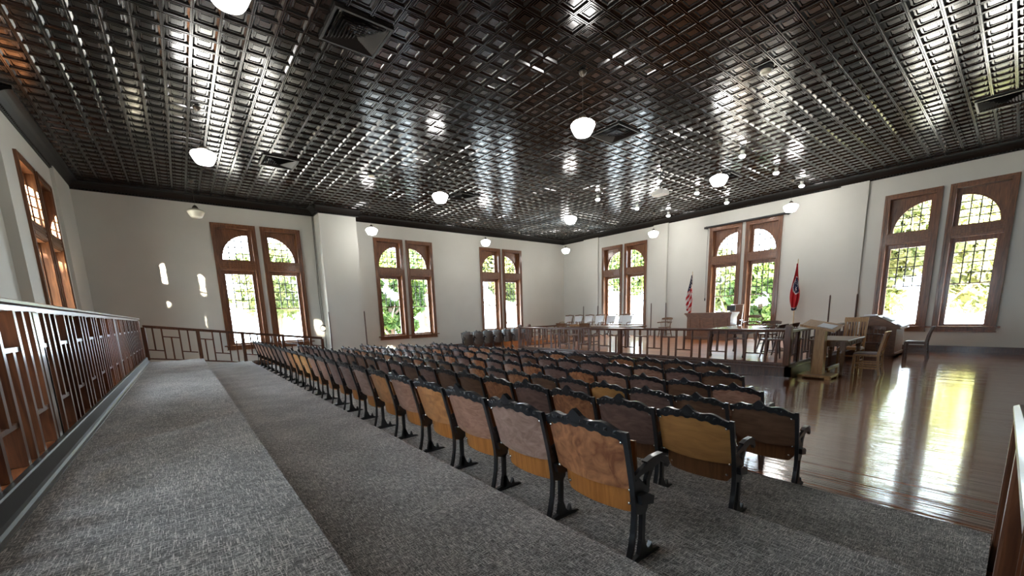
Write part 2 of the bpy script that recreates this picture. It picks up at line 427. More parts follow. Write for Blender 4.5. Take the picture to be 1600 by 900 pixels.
# floors: main floor, four carpeted or wooden tiers, court platform
b = MB(); b.box(XL-T, XR, YN, YB, -0.25, 0.0)
struct(b.build('floor', FLOOR), 'glossy reddish brown strip wood main floor')
YT0, YT1 = -0.035, 13.40
TIERS = [(-0.74, 0.356, 0.66), (0.356, 1.373, 0.495), (1.373, 2.48, 0.33), (2.48, 3.60, 0.165)]
for i, (a, c, z) in enumerate(TIERS):
    b = MB(); b.box(a, c, YT0-(2.5 if i == 0 else 0), YT1, 0.001, z)
    struct(b.build('floor', CARPET), ['grey woven carpet tier beside the long railing', 'grey carpet aisle tier behind the back row of seats', 'grey carpet tier under the back row of seats', 'lowest grey carpet tier next to the wood floor'][i])
Z0 = 0.79
b = MB(); b.box(XL-0.15, -0.74, YN, YT1, 0.001, Z0)
struct(b.build('floor', FLOOR), 'varnished wooden gallery floor behind the long railing')
b = MB(); b.prism([(-0.765, Z0+0.003), (-0.765, 0.661), (-0.688, 0.661), (-0.690, 0.666), (-0.705, 0.671), (-0.716, 0.682), (-0.722, 0.70), (-0.730, Z0-0.004), (-0.736, Z0+0.003)], 'y', -2.4, YT1-0.01)
struct(b.build('baseboard_left', RUBBER), 'dark rubber cove base along the step under the railing')
b = MB(); b.box(10.03, XR, 3.06, 12.0, 0.0, 0.30); b.box(13.0, XR, 12.0, YB, 0.0, 0.30)
struct(b.build('floor', PLATF), 'raised orange brown court platform inside the bar railing')
b = MB(); b.box(9.93, 10.03, 2.96, 12.0, 0, 0.215); b.box(9.90, 10.03, 2.93, 12.0, 0.215, 0.24); b.box(9.97, 10.03, 3.0, 12.0, 0.24, 0.302); b.box(9.93, 15.3, 2.96, 3.06, 0, 0.215); b.box(9.90, 15.3, 2.93, 3.06, 0.215, 0.24); b.box(9.97, 15.3, 3.0, 3.06, 0.24, 0.302); b.box(9.915, 10.03, 2.945, 12, 0, 0.03)
struct(b.build('trim_20', DARKW), 'dark wooden skirt around the court platform')
b = MB(); b.box(XR-0.03, XR, YN, 3.5, 0, 0.16); b.box(XR-0.045, XR, YN, 3.5, 0.16, 0.2); b.box(XR-0.05, XR, YN, 3.5, 0, 0.03)
struct(b.build('baseboard_right', DARKW), 'dark wooden baseboard under the rightmost windows')
b = MB(); b.box(XL, 4.38, YB-0.03, YB, 0, 0.2); b.box(5.73, 13.0, YB-0.03, YB, 0, 0.2)
struct(b.build('baseboard_back', DARKW), 'dark wooden baseboard along the end wall')

# ------------------------------------------------------------------ pressed tin ceiling
PIT = 0.3165
GX, GY = 4.904*KC, 4.183*KC
b = MB(); b.box(XL-T, XR+T, YN-T, YB+T, ZC+0.034, ZC+0.17)
ceil = struct(b.build('ceiling', TIN), 'black pressed tin ceiling of stepped square panels')
def tile_rings():
    # (distance from cell edge as a fraction, height above ZC; smaller = lower into the room)
    prof = [(0.0, 0.012), (0.016, 0.012), (0.022, 0.0), (0.060, 0.0), (0.068, 0.006), (0.145, 0.024), (0.185, 0.024), (0.192, 0.017), (0.222, 0.017), (0.252, 0.030), (0.30, 0.030), (0.308, 0.022)]
    return prof
def tile_geo(mb, cx, cy_, z, prof, wob=(0, 0)):
    vs = []; fs = []
    h = PIT/2
    for t, dz in prof:
        e = h - t*PIT
        for sx, sy in ((-1, -1), (1, -1), (1, 1), (-1, 1)): vs.append((cx+sx*e, cy_+sy*e, z+dz+sx*wob[0]+sy*wob[1]))
    n = len(prof)
    for q in range(n-1):
        for i in range(4):
            j = (i+1) % 4; fs.append((q*4+j, q*4+i, q*4+4+i, q*4+4+j))
    fs.append(((n-1)*4+3, (n-1)*4+2, (n-1)*4+1, (n-1)*4))
    mb.add(vs, fs)
PROF = tile_rings()
fwd2 = Vector((math.sin(R(38.67)), math.cos(R(38.67))))
cells = []
i0, i1 = int((XL-0.2-GX)/PIT)-1, int((XR-GX)/PIT)
j0, j1 = int((YN-GY)/PIT), int((YB-GY)/PIT)
for i in range(i0, i1+1):
    for j in range(j0, j1+1):
        x, y = GX+(i+0.5)*PIT, GY+(j+0.5)*PIT
        if x < XL-0.10 or x > XR-0.05 or y > YB-0.05 or y < YN: continue
        d = Vector((x, y)); f = d.dot(fwd2); s = abs(d.x*fwd2.y-d.y*fwd2.x)
        up = ZC-CAMZ
        vis = f > 0.5 and s < f*1.30 and up < 1.04*f+0.2
        cells.append((d.length if vis else 1e3+d.length, x, y))
cells.sort()
protos = []
for q in range(5):
    m = MB(); r = random.Random(q); tile_geo(m, 0, 0, 0, PROF, (r.uniform(-1, 1)*0.0008, r.uniform(-1, 1)*0.0008)); me = m.mesh('ceiling_tile', TIN); me.flip_normals() if me.polygons[len(me.polygons)-1].normal.z > 0 else None; protos.append(me)
for q, (d, x, y) in enumerate(cells[:300]): link('ceiling_tile', protos[q % 5], ceil, (x, y, ZC))
m = MB(); rr = random.Random(3)
for d, x, y in cells[300:]: tile_geo(m, x, y, ZC, PROF, (rr.uniform(-1, 1)*0.0008, rr.uniform(-1, 1)*0.0008))
me = bpy.data.meshes.new('ceiling_tile_field'); me.from_pydata(m.v, [], m.f); me.materials.append(TIN); me.update()
o = link('ceiling_tile_field', me, ceil); o['kind'] = 'stuff'
# cornice
def cornice(name, p, q, nrm, label):
    """p,q ends along the wall, nrm points into the room"""
    p = Vector(p); q = Vector(q); nrm = Vector(nrm); prof = [(0, 5.375), (0.02, 5.375), (0.03, 5.395), (0.03, 5.42), (0.055, 5.43), (0.08, 5.455), (0.13, 5.50), (0.19, 5.54), (0.24, 5.56), (0.28, 5.565), (0.285, 5.62), (0, 5.62)]
    vs = []; n = len(prof)
    for e in (p, q):
        for a, z in prof: vs.append((e.x+nrm.x*a, e.y+nrm.y*a, z))
    fs = [tuple(range(n)), tuple(range(2*n-1, n-1, -1))]+[(i, (i+1) % n, n+(i+1) % n, n+i) for i in range(n)]
    m = MB(); m.add(vs, fs)
    o = m.build(name, CORN); struct(o, label)
    bd = MB(); L = (q-p).length; d = (q-p).normalized(); k = int(L/0.075)
    for i in range(k):
        c = p+d*((i+0.5)*0.075); a = c-d*0.022; e = c+d*0.022
        x = sorted([a.x+nrm.x*0.028, e.x+nrm.x*0.052]); y = sorted([a.y+nrm.y*0.028, e.y+nrm.y*0.052])
        bd.box(x[0], x[1], y[0], y[1], 5.393, 5.418)
    s = bd.build('bead_row', TIN, o); s['kind'] = 'stuff'
cornice('trim_21', (XL, YB), (4.39, YB), (0, -1), 'black beaded cornice over the first window pair of the end wall')
cornice('trim_22', (5.72, YB), (XR, YB), (0, -1), 'black beaded cornice along the right part of the end wall')
cornice('trim_23', (4.27, 16.38), (5.84, 16.38), (0, -1), 'black beaded cornice around the broad pier')
cornice('trim_24', (XR, YB), (XR, YN), (-1, 0), 'black beaded cornice over the judge bench wall')
cornice('trim_25', (XL, YB), (XL, 11.17), (1, 0), 'black beaded cornice over the left windows')
cornice('trim_26', (XL-0.15, 11.17), (XL-0.15, YN), (1, 0), 'black beaded cornice over the recessed left bay')
cornice('trim_27', (4.39, YB), (4.39, 16.3), (-1, 0), 'short black cornice return on the broad pier')

# ------------------------------------------------------------------ windows
def window_unit(inner):
    """inner=+1: the arch rises towards +u (left unit of a pair)"""
    t = empty('window_1')
    c = MB()
    for s in (-1, 1):
        c.box(s*0.50, s*0.636, -0.028, 0.0, 0.785, 4.83)
        c.box(s*0.585, s*0.636, -0.048, -0.028, 0.785, 4.83)
        c.box(s*0.50, s*0.522, -0.040, -0.028, 0.785, 4.69)
        c.box(s*0.545, s*0.556, -0.036, -0.028, 0.785, 4.735)
    c.box(-0.50, 0.50, -0.028, 0.0, 4.69, 4.83); c.box(-0.585, 0.585, -0.048, -0.028, 4.78, 4.83); c.box(-0.522, 0.522, -0.040, -0.028, 4.69, 4.712)
    c.build('casing', WINW, t)
    j = MB()
    for s in (-1, 1): j.box(s*0.50, s*0.53, -0.001, 0.40, 0.785, 4.72)
    j.box(-0.5, 0.5, -0.001, 0.40, 4.69, 4.72)
    for s in (-1, 1): j.box(s*0.47, s*0.50, 0.10, 0.17, 0.80, 4.69)
    j.build('jamb', WINW, t)
    s_ = MB()
    s_.box(-0.72, 0.72, -0.10, 0.30, 0.745, 0.785); s_.box(-0.64, 0.64, -0.032, 0, 0.63, 0.745); s_.box(-0.66, 0.66, -0.045, 0, 0.62, 0.645)
    s_.build('window_sill', WINW, t)
    f = MB()
    for s in (-1, 1): f.box(s*0.392, s*0.50, 0.17, 0.235, 0.785, 3.33)
    f.box(-0.392, 0.392, 0.17, 0.235, 3.20, 3.33); f.box(-0.392, 0.392, 0.17, 0.235, 0.785, 0.845); f.box(-0.392, 0.392, 0.16, 0.225, 2.0, 2.035)
    f.build('sash_frame', WINW, t)
    tr = MB(); tr.box(-0.5, 0.5, 0.0, 0.235, 3.33, 3.66); tr.box(-0.5, 0.5, -0.028, 0.0, 3.36, 3.62); tr.box(-0.5, 0.5, -0.045, -0.028, 3.38, 3.43); tr.box(-0.5, 0.5, -0.045, -0.028, 3.54, 3.585); tr.box(-0.5, 0.5, -0.038, -0.028, 3.47, 3.50)
    tr.build('transom', WINW, t)
    # spandrel board with a quarter arch opening
    A, B_, zb = 0.78, 0.83, 3.69
    xi = 0.392*inner
    def arc(u):
        q = min(1.0, abs(u-xi)/0.784); return zb+B_*math.sqrt(max(0, 1-q*q))
    us = [-0.392+0.784*(1-math.cos(math.pi*k/24))/2 for k in range(25)]
    sp = MB()
    for k in range(24):
        a, e = us[k], us[k+1]; za, ze = arc(a), arc(e)
        sp.add([(a,0.17,za),(e,0.17,ze),(e,0.17,4.69),(a,0.17,4.69),(a,0.235,za),(e,0.235,ze),(e,0.235,4.69),(a,0.235,4.69)], [(0,1,2,3),(7,6,5,4),(0,4,5,1)])
    for s in (-1, 1): sp.box(s*0.392, s*0.5, 0.17, 0.235, 3.66, 4.69)
    sp.box(-0.392, 0.392, 0.17, 0.235, 3.66, zb)
    # raised corner panel
    o_ = -inner
    pts = [(o_*0.47, 4.64), (o_*0.47, 3.95)] + [(xi+o_*(0.784+0.06)*math.cos(th), zb+(B_+0.06)*math.sin(th)) for th in [R(d) for d in range(18, 82, 9)]] + [(xi+o_*0.12, 4.64)]
    sp.prism(pts, 'y', 0.155, 0.171)
    sp.build('spandrel', WINW, t)
    # leaded bars and panes
    mu = MB(); W2 = 0.392
    for k in range(1, 4): mu.box(-W2+k*0.196-0.014, -W2+k*0.196+0.014, 0.195, 0.213, 2.035, 3.20)
    for k in range(1, 4): mu.box(-W2, W2, 0.195, 0.213, 2.035+k*0.29125-0.014, 2.035+k*0.29125+0.014)
    for k in range(1, 4):
        u = -W2+k*0.196; mu.box(u-0.014, u+0.014, 0.195, 0.213, zb, arc(u))
    for k in range(1, 4):
        z = zb+k*0.21; r = 0.784*math.sqrt(max(0, 1-((z-zb)/B_)**2)); a, e = sorted((xi, xi-inner*r)); mu.box(a, e, 0.195, 0.213, z-0.014, z+0.014)
    mu.build('leaded_bars', LEAD, t)
    pm = MB(); pm.add([(-0.098, 0, -0.1456), (0.098, 0, -0.1456), (0.098, 0, 0.1456), (-0.098, 0, 0.1456)], [(0, 1, 2, 3)]); pme = pm.mesh('pane', GLASS)
    for i in range(4):
        for q in range(4): link('pane', pme, t, (-W2+0.098+i*0.196, 0.204, 2.035+0.1456+q*0.29125))
    pm = MB(); pm.add([(-W2, 0.204, 0.845), (W2, 0.204, 0.845), (W2, 0.204, 2.0), (-W2, 0.204, 2.0)], [(0, 1, 2, 3)]); pm.build('pane', GLASS, t)
    for i in range(4):
        for q in range(4):
            a, e = -W2+i*0.196, -W2+(i+1)*0.196; lo, hi = zb+q*0.21, zb+(q+1)*0.21
            smp = [a+(e-a)*g/6 for g in range(7)]; smp = [u for u in smp if arc(u) > lo+0.004]
            if len(smp) < 2: continue
            pts = [(smp[0], lo), (smp[-1], lo)] + [(u, min(hi, arc(u))) for u in reversed(smp)]
            pm = MB(); pm.add([(u, 0.204, z) for u, z in pts], [tuple(range(len(pts)))]); pm.build('pane', GLASS, t)
    return t
WL = window_unit(1); WR = window_unit(-1)
wn = 0
def put_pair(origin, rz, along, labels):
    """origin: pair centre on the wall face; along: unit vector of local +u"""
    global wn
    for s, proto in ((-1, WL), (1, WR)):
        o = proto if wn < 2 else copy_tree(proto)
        o.name = 'window_%d' % (wn+1); wn += 1
        o.location = (origin[0]+along[0]*UC*s, origin[1]+along[1]*UC*s, 0); o.rotation_euler = (0, 0, rz)
        struct(o, labels % ('left' if s < 0 else 'right'))
        # daylight portal of the opening
        pl = bpy.data.lights.new('portal', 'AREA'); pl.shape = 'RECTANGLE'; pl.size = 0.98; pl.size_y = 3.9; pl.cycles.is_portal = True
        po = bpy.data.objects.new('portal', pl); COL.objects.link(po)
        n = Vector((-math.sin(rz), math.cos(rz), 0))   # outward
        po.location = Vector((o.location.x, o.location.y, 2.74))+n*0.30
        po.rotation_euler = (-n).to_track_quat('-Z', 'Y').to_euler()
wname = ['nearest the railing corner', 'just right of the broad pier', 'by the far corner']
for i, c in enumerate(BACKC): put_pair((c, YB, 0), 0, (1, 0), '%s half of the arched window pair in the end wall, ' + wname[i])
rname = ['rightmost, above the clerk desk', 'behind the judge bench', 'behind the pale jury chairs']
for i, c in enumerate(RIGHTC): put_pair((XR, c, 0), -math.pi/2, (0, -1), '%s half of the arched window pair in the side wall, ' + rname[i])
for i, c in enumerate(LEFTC): put_pair((XL if i == 0 else XL-0.15, c, 0), math.pi/2, (0, 1), '%s half of the arched window pair above the long railing' if i == 0 else '%s half of an unseen wall window pair beside the viewer, added for daylight' if i == 1 else '%s half of an unseen wall window pair behind the viewer, added for daylight')  # later pairs are unseen, set at the window spacing, added to supply daylight

# ------------------------------------------------------------------ fret railings
def fret_rail(root, p, q, zb, zt, bay, posts, mat, first=0, ps=0.085, pk=0.032, cap=(0.12, 0.07), both=True, end_h=0.06, dp=None):
    """open fretwork railing from p to q; zb,zt give bottom and top height along t in 0..1"""
    p = Vector((*p, 0)); q = Vector((*q, 0)); L = (q-p).length; d = (q-p)/L; n = Vector((-d.y, d.x, 0))
    o = root.location
    def bar(name, s0, s1, z00, z01, z10, z11, w):
        m = MB(); vs = []
        for s, za, ze in ((s0, z00, z01), (s1, z10, z11)):
            c = p+d*s
            for sgn in (-1, 1):
                for z in (za, ze): vs.append((c.x+n.x*sgn*w/2, c.y+n.y*sgn*w/2, z))
        m.add(vs, [(0,1,3,2),(4,6,7,5),(0,4,5,1),(2,3,7,6),(1,5,7,3),(0,2,6,4)])
        return m.build(name, mat, root, world=True)
    B = lambda s: zb(s/L)
    Tp = lambda s: zt(s/L)
    # moulded cap rail
    prof = [(-cap[0]/2, -0.028), (-cap[0]/2, -0.010), (-cap[0]*0.36, 0.0), (cap[0]*0.36, 0.0), (cap[0]/2, -0.010), (cap[0]/2, -0.028), (cap[0]*0.30, -0.036), (cap[0]*0.26, -cap[1]), (-cap[0]*0.26, -cap[1]), (-cap[0]*0.30, -0.036)]
    m = MB(); vs = []; k = len(prof)
    for s in (0, L):
        c = p+d*s
        for a, z in prof: vs.append((c.x+n.x*a, c.y+n.y*a, Tp(s)+z))
    m.add(vs, [tuple(range(k)), tuple(range(2*k-1, k-1, -1))]+[(i, (i+1) % k, k+(i+1) % k, k+i) for i in range(k)])
    m.build('top_rail', mat, root, world=True)
    dp = dp or pk
    if both: bar('bottom_rail', 0, L, B(0)+0.0, B(0)+0.035, B(L), B(L)+0.035, 0.05)
    for i, s in enumerate(posts):
        c = p+d*s; z1 = Tp(s)-cap[1]+0.01; h = ps/2
        if i in (0, len(posts)-1) and end_h: z1 = Tp(s)+end_h
        m = MB(); m.cbox(c.x-h, c.x+h, c.y-h, c.y+h, B(s)-0.02, z1, 0.008)
        if i in (0, len(posts)-1) and end_h: m.prism([(c.x-h*0.9, z1), (c.x+h*0.9, z1), (c.x, z1+0.035)], 'y', c.y-h*0.9, c.y+h*0.9)
        m.build('post', mat, root, world=True)
    nb = max(1, round(L/bay)); bw = L/nb
    for k in range(nb):
        a, e = k*bw, (k+1)*bw; mid = (a+e)/2
        if k > 0 and not any(abs(a-s) < 0.06 for s in posts):
            bar('picket', a-pk/2, a+pk/2, B(a)+0.03, Tp(a)-cap[1]+0.005, B(a)+0.03, Tp(a)-cap[1]+0.005, dp)
        H = Tp(mid)-cap[1]-B(mid)-0.035
        if (k+first) % 2 == 0:
            zc = B(mid)+0.035+H*0.27
            bar('crossbar', a+pk/2, e-pk/2, zc-0.014+B(a)-B(mid), zc+0.014+B(a)-B(mid), zc-0.014+B(e)-B(mid), zc+0.014+B(e)-B(mid), dp*0.9)
            bar('short_picket', mid-pk/2, mid+pk/2, zc+0.012, Tp(mid)-cap[1]+0.005, zc+0.012, Tp(mid)-cap[1]+0.005, dp)
        else:
            zc = B(mid)+0.035+H*0.74; dt = Tp
            bar('crossbar', a+pk/2, e-pk/2, zc-0.014+dt(a)-dt(mid), zc+0.014+dt(a)-dt(mid), zc-0.014+dt(e)-dt(mid), zc+0.014+dt(e)-dt(mid), dp*0.9)
            bar('short_picket', mid-pk/2, mid+pk/2, B(mid)+0.03, zc-0.012, B(mid)+0.03, zc-0.012, dp)
t = empty('railing', (-0.84, 0.4, Z0), 0, 'long dark fretwork railing on the wooden step beside the carpet', 'railing')
fret_rail(t, (-0.84, 0.4), (-0.84, 13.28), lambda s: Z0-0.028, lambda s: 1.735, 0.34, [0.0, 3.86, 8.15, 12.88], RAILW, 0, 0.15, 0.044, (0.19, 0.075), False, 0, 0.15)
t = empty('railing', (-0.72, 13.34, 0.5), 0, 'sloping fretwork railing across the far end of the carpet tiers', 'railing')
fret_rail(t, (-0.72, 13.34), (3.3, 13.34), lambda s: 0.735-0.56*s, lambda s: 1.57-0.53*s, 0.335, [0.0, 1.04, 2.0, 2.97, 4.02], RAILW, 0, 0.08, 0.032, (0.095, 0.065), True, 0)
t = empty('railing', (3.56, -0.14, 0.0), 0, 'near wooden railing with square newel at the right edge', 'railing')
fret_rail(t, (3.54, -0.10), (0.75, -0.10), lambda s: 0.02+0.3*s, lambda s: 0.97+0.33*s, 0.40, [0.0, 1.4, 2.79], RAILW, 0, 0.12, 0.04, (0.14, 0.07), True, 0.0)
t = empty('bar_railing', (10.03, 3.06, 0.30), 0, 'long fretwork bar railing in front of the court platform', 'railing')
fret_rail(t, (10.03, 3.06), (10.03, 11.95), lambda s: 0.29, lambda s: 1.05, 0.42, [0.0, 4.3, 8.89], RAILW, 1, 0.12, 0.04, (0.10, 0.06))
t = empty('bar_railing', (10.15, 3.06, 0.20), 0, 'short bar railing from corner post towards clerk desk, shade painted as darker wood', 'railing')
fret_rail(t, (10.12, 3.06), (15.2, 3.06), lambda s: 0.26, lambda s: 1.03, 0.42, [0.5, 2.6, 5.08], DARKW, 0, 0.09, 0.04, (0.10, 0.06), True, 0)  # darker wood than the other bar railings stands in for its shadow
t = empty('bar_railing', (10.15, 11.95, 0.30), 0, 'bar railing at the far end of the court platform', 'railing')
fret_rail(t, (10.12, 11.95), (13.2, 11.95), lambda s: 0.29, lambda s: 1.05, 0.42, [0.4, 3.08], RAILW, 0, 0.09, 0.04, (0.10, 0.06), True, 0.06)

# ------------------------------------------------------------------ auditorium seats
PITCH = 0.555
HW = 0.252
def lean(z): return -0.02-0.27*(z-0.33)
def ztop(y): return 0.638+0.042*(1-(y/HW)**2)
def seat_meshes():
    M = {}
    def back(u, v):
        y = -HW+2*HW*u; zb = 0.362-0.012*(1-(y/HW)**2); z = zb+(ztop(y)-zb)*v
        return (lean(z)-0.040*(1-(y/HW)**2), y, z)
    m = MB(); m.slab(back, 12, 6, (0.011, 0, 0)); M['backrest'] = m
    def seat(u, v):
        w2 = 0.236; y = -w2+2*w2*u; e = abs(y)/w2
        z0 = 0.212+ (0.028*((e-0.8)/0.2)**2 if e > 0.8 else 0)+(0.02*((e-0.92)/0.08) if e > 0.92 else 0); z = z0+(0.60-z0)*v
        return (0.022-0.045*(1-e*e)-0.10*(z-0.33), y, z)
    m = MB(); m.slab(seat, 14, 5, (0.014, 0, 0)); M['seat'] = m
    # crest: scalloped cast iron rail with a raised finial
    m = MB(); vs = []; n = 28
    for layer in (-0.012, 0.017):
        for k in range(n+1):
            y = -0.260+0.520*k/n; zz = 0.640+0.042*(1-min(1, abs(y)/HW)**2)
            sc = 0.010*(1 if math.sin(y*75+1.2) > 0 else 0)
            lo = zz-0.018-sc; hi = zz+0.034+0.009*math.cos(y*40)+0.028*math.exp(-(y/0.026)**2)
            for z in (lo, hi): vs.append((lean(z)-0.040*(1-min(1, abs(y)/HW)**2)+layer, y, z))
    fs = []; K = 2*(n+1)
    for k in range(n):
        a = 2*k; fs += [(a, a+2, a+3, a+1), (K+a, K+a+1, K+a+3, K+a+2), (a+1, a+3, K+a+3, K+a+1), (a, K+a, K+a+2, a+2)]
    fs += [(0, 1, K+1, K), (2*n, K+2*n, K+2*n+1, 2*n+1)]
    m.add(vs, fs)
    # relief on the back of the crest: small bosses
    for k in range(-5, 6):
        if k == 0: continue
        y = k*0.043; z = 0.655+0.042*(1-(y/HW)**2); x = lean(z)-0.040*(1-(y/HW)**2)-0.012
        m.add([(x, y-0.012, z-0.012), (x, y+0.012, z-0.012), (x, y+0.012, z+0.012), (x, y-0.012, z+0.012), (x-0.008, y, z)], [(0, 1, 4), (1, 2, 4), (2, 3, 4), (3, 0, 4)])
    m.box(-0.155-0.012, -0.145-0.012, -0.026, 0.026, 0.672, 0.735)
    M['crest_rail'] = m
    st = MB()
    W_ = 0.011
    # rear strap that sweeps up into the back post
    st.prism([(-0.112, 0), (-0.094, 0.0), (-0.070, 0.08), (-0.054, 0.16), (-0.048, 0.24), (-0.050, 0.30), (-0.068, 0.42), (-0.102, 0.56), (-0.130, 0.682), (-0.152, 0.682), (-0.120, 0.56), (-0.086, 0.42), (-0.066, 0.30), (-0.063, 0.24), (-0.069, 0.16), (-0.086, 0.08)], 'y', -0.014, 0.014)
    # web behind the seat, front post and leafy foot
    st.prism([(-0.060, 0.26), (-0.066, 0.34), (-0.080, 0.42), (-0.040, 0.44), (0.020, 0.385), (0.048, 0.32), (0.040, 0.26), (0.018, 0.235), (-0.02, 0.245)], 'y', -W_, W_)
    st.prism([(-0.004, 0.02), (0.022, 0.02), (0.024, 0.26), (-0.004, 0.26)], 'y', -W_, W_)
    st.prism([(-0.110, 0), (0.16, 0), (0.145, 0.012), (0.095, 0.022), (0.085, 0.062), (0.066, 0.028), (0.045, 0.045), (0.024, 0.10), (-0.006, 0.10), (-0.02, 0.03), (-0.09, 0.014)], 'y', -W_, W_)
    st.prism([(-0.105, 0), (0.13, 0), (0.12, 0.010), (-0.095, 0.010)], 'y', -0.015, 0.015)
    M['standard'] = st
    ar = MB()
    ar.prism([(-0.075, 0.455), (-0.02, 0.475), (0.06, 0.50), (0.15, 0.505), (0.215, 0.48), (0.235, 0.44), (0.215, 0.425), (0.195, 0.45), (0.15, 0.475), (0.085, 0.455), (0.055, 0.40), (0.05, 0.34), (0.02, 0.34), (0.025, 0.41), (0.045, 0.45), (-0.02, 0.445), (-0.06, 0.43)], 'y', -0.010, 0.010)
    ar.prism([(0.02, 0.495), (0.08, 0.508), (0.15, 0.508), (0.205, 0.488), (0.205, 0.497), (0.155, 0.519), (0.075, 0.518), (0.015, 0.505)], 'y', -0.015, 0.015)
    M['arm'] = ar
    bo = MB(); bo.lathe([(0.002, -0.006), (0.009, -0.004), (0.010, 0.0), (0.007, 0.005), (0.002, 0.007)], (0, 0, 0), 8); M['bolt'] = bo
    # cast bracket that carries the folded seat on the standard
    br = MB(); br.prism([(-0.045, 0.31), (0.05, 0.29), (0.055, 0.33), (0.0, 0.36), (-0.06, 0.36)], 'y', -0.036, 0.015); M['hinge_bracket'] = br
    return M
SM = seat_meshes()
SMD = {k: SM[k].mesh(k, IRON, smooth=False) for k in ('crest_rail', 'standard', 'arm', 'hinge_bracket')}
SMD['bolt'] = SM['bolt'].mesh('bolt', CHROME, True)
BACKD = [MB.mesh(SM['backrest'], 'backrest', mt, True) for mt in BACKM]
SEATD = [MB.mesh(SM['seat'], 'seat', mt, True) for mt in (SEATO, SEATB, BACKM[7])]
for me in BACKD+SEATD: me.set_sharp_from_angle(angle=R(40))
def auditorium_seat(loc, rz, bi, si, end, detail, label, group, name='auditorium_seat', zs=1.0):
    t = empty(name, loc, rz, label, 'seat', group)
    t.scale = (1, 1, zs)
    link('backrest', BACKD[bi], t); link('seat', SEATD[si], t); link('crest_rail', SMD['crest_rail'], t)
    link('standard', SMD['standard'], t, (0, PITCH/2, 0)); link('arm', SMD['arm'], t, (0, PITCH/2, 0)); link('hinge_bracket', SMD['hinge_bracket'], t, (0, PITCH/2, 0))
    if end: link('standard', SMD['standard'], t, (0, -PITCH/2, 0)); link('arm', SMD['arm'], t, (0, -PITCH/2, 0)); link('hinge_bracket', SMD['hinge_bracket'], t, (0, -PITCH/2, 0))
    if detail:
        for y, z in ((-0.232, 0.615), (0.232, 0.615), (-0.236, 0.36), (0.236, 0.36)): link('bolt', SMD['bolt'], t, (lean(z)-0.040*(1-(y/HW)**2)-0.004, y, z), (0, -math.pi/2, 0))
        for y in (-0.20, 0.20): link('bolt', SMD['bolt'], t, (0.022-0.045*(1-(y/0.236)**2)-0.10*(0.262-0.33)-0.003, y, 0.262), (0, -math.pi/2, 0))
    return t
# (foot x, tier z, near-end y, count)
ROWS = [(1.63, 0.33, 1.06, 22), (2.74, 0.165, 1.06, 22), (3.96, 0.0, 1.06, 22), (4.72, 0.0, 1.59, 22), (5.58, 0.0, 2.12, 19), (6.43, 0.0, 2.65, 17)]
RNAME = ['back row beside the carpet aisle', 'second row from the carpet aisle', 'third row, first on the wood floor', 'fourth row from the carpet aisle', 'fifth row from the carpet aisle', 'front row facing the bar railing']
TONE = ['mottled russet', 'grey mauve', 'rosy grained', 'orange brown', 'golden', 'dark umber', 'dusky brown']
pick1 = [0, 1, 2, 3, 2, 3, 1, 6, 6, 2, 2, 4, 4, 3, 2, 6, 6, 2, 2, 2, 2, 2]
for r, (fx, fz, y0, n) in enumerate(ROWS):
    rs = random.Random(50+r)
    for i in range(n):
        if r == 0: bi = pick1[i]; si = 0
        elif r == 1: bi = [4, 6, 0, 6, 0, 5, 5, 6][i] if i < 8 else rs.choice([5, 6, 6]); si = 1
        elif r == 2: bi = [5, 5, 6, 4][i] if i < 4 else rs.choice([5, 5, 6, 0]); si = 1
        else: bi = rs.choice([5, 5, 6, 6, 2, 0]); si = 1
        auditorium_seat((fx, y0+PITCH*(i+0.5), fz), 0, bi, si, i == 0, r < 3 and i < 8,
                        '%s wooden seat, %s from near end, %s' % (TONE[bi], ORD[i+1], RNAME[r]), 'folding auditorium seats in ' + RNAME[r])
for i in range(7):
    auditorium_seat((9.95+0.555*i, 15.45, 0.0), -math.pi/2, 7, 2, i == 0, False,
                    'dark folded auditorium seat, %s from the left, in the row under the end wall window' % ORD[i+1], 'dark seats under the end wall window', zs=1.17)

# ------------------------------------------------------------------ ceiling fixtures
def vent(loc, label):
    t = empty('ceiling_vent', loc, 0, label, 'vent', 'square ceiling air diffusers')
    h = 0.40
    f = MB()
    for a in ((-h, h, -h, -h+0.035), (-h, h, h-0.035, h), (-h, -h+0.035, -h+0.035, h-0.035), (h-0.035, h, -h+0.035, h-0.035)): f.box(a[0], a[1], a[2], a[3], -0.03, 0.02)
    f.build('frame', VENTM, t)
    for k in range(9):
        o_ = h-0.04-k*0.039; i_ = o_-0.034; zo = -0.022-0.007*k; zi = zo+0.028
        m = MB(); vs = []
        for e, z in ((o_, zo), (i_, zi), (i_, zi+0.003), (o_, zo+0.003)):
            vs += [(-e, -e, z), (e, -e, z), (e, e, z), (-e, e, z)]
        fs = []
        for q in range(4):
            for i in range(4):
                j = (i+1) % 4; p2 = (q+1) % 4; fs.append((q*4+i, q*4+j, p2*4+j, p2*4+i))
        m.add(vs, fs); m.build('louver_ring', VENTM, t)
    return t
v0 = None
VL = ['largest in view, above the carpet aisle', 'by the end wall near the first window pair', 'in front of the second end wall window pair', 'right of the large central globe lamp', 'behind the globe lamp near the judge bench', 'at the right edge above the wood floor']
for i, (x, y) in enumerate([(a*KC, c*KC) for a, c in [(2.40, 6.19), (2.41, 11.95), (7.87, 12.06), (8.06, 6.12), (13.40, 6.14), (13.30, 0.67)]]):
    lab = 'dark square louvred ceiling vent ' + VL[i]
    if i == 0: v0 = vent((x, y, ZC), lab)
    else:
        o = copy_tree(v0); o.location = (x, y, ZC); o['label'] = lab
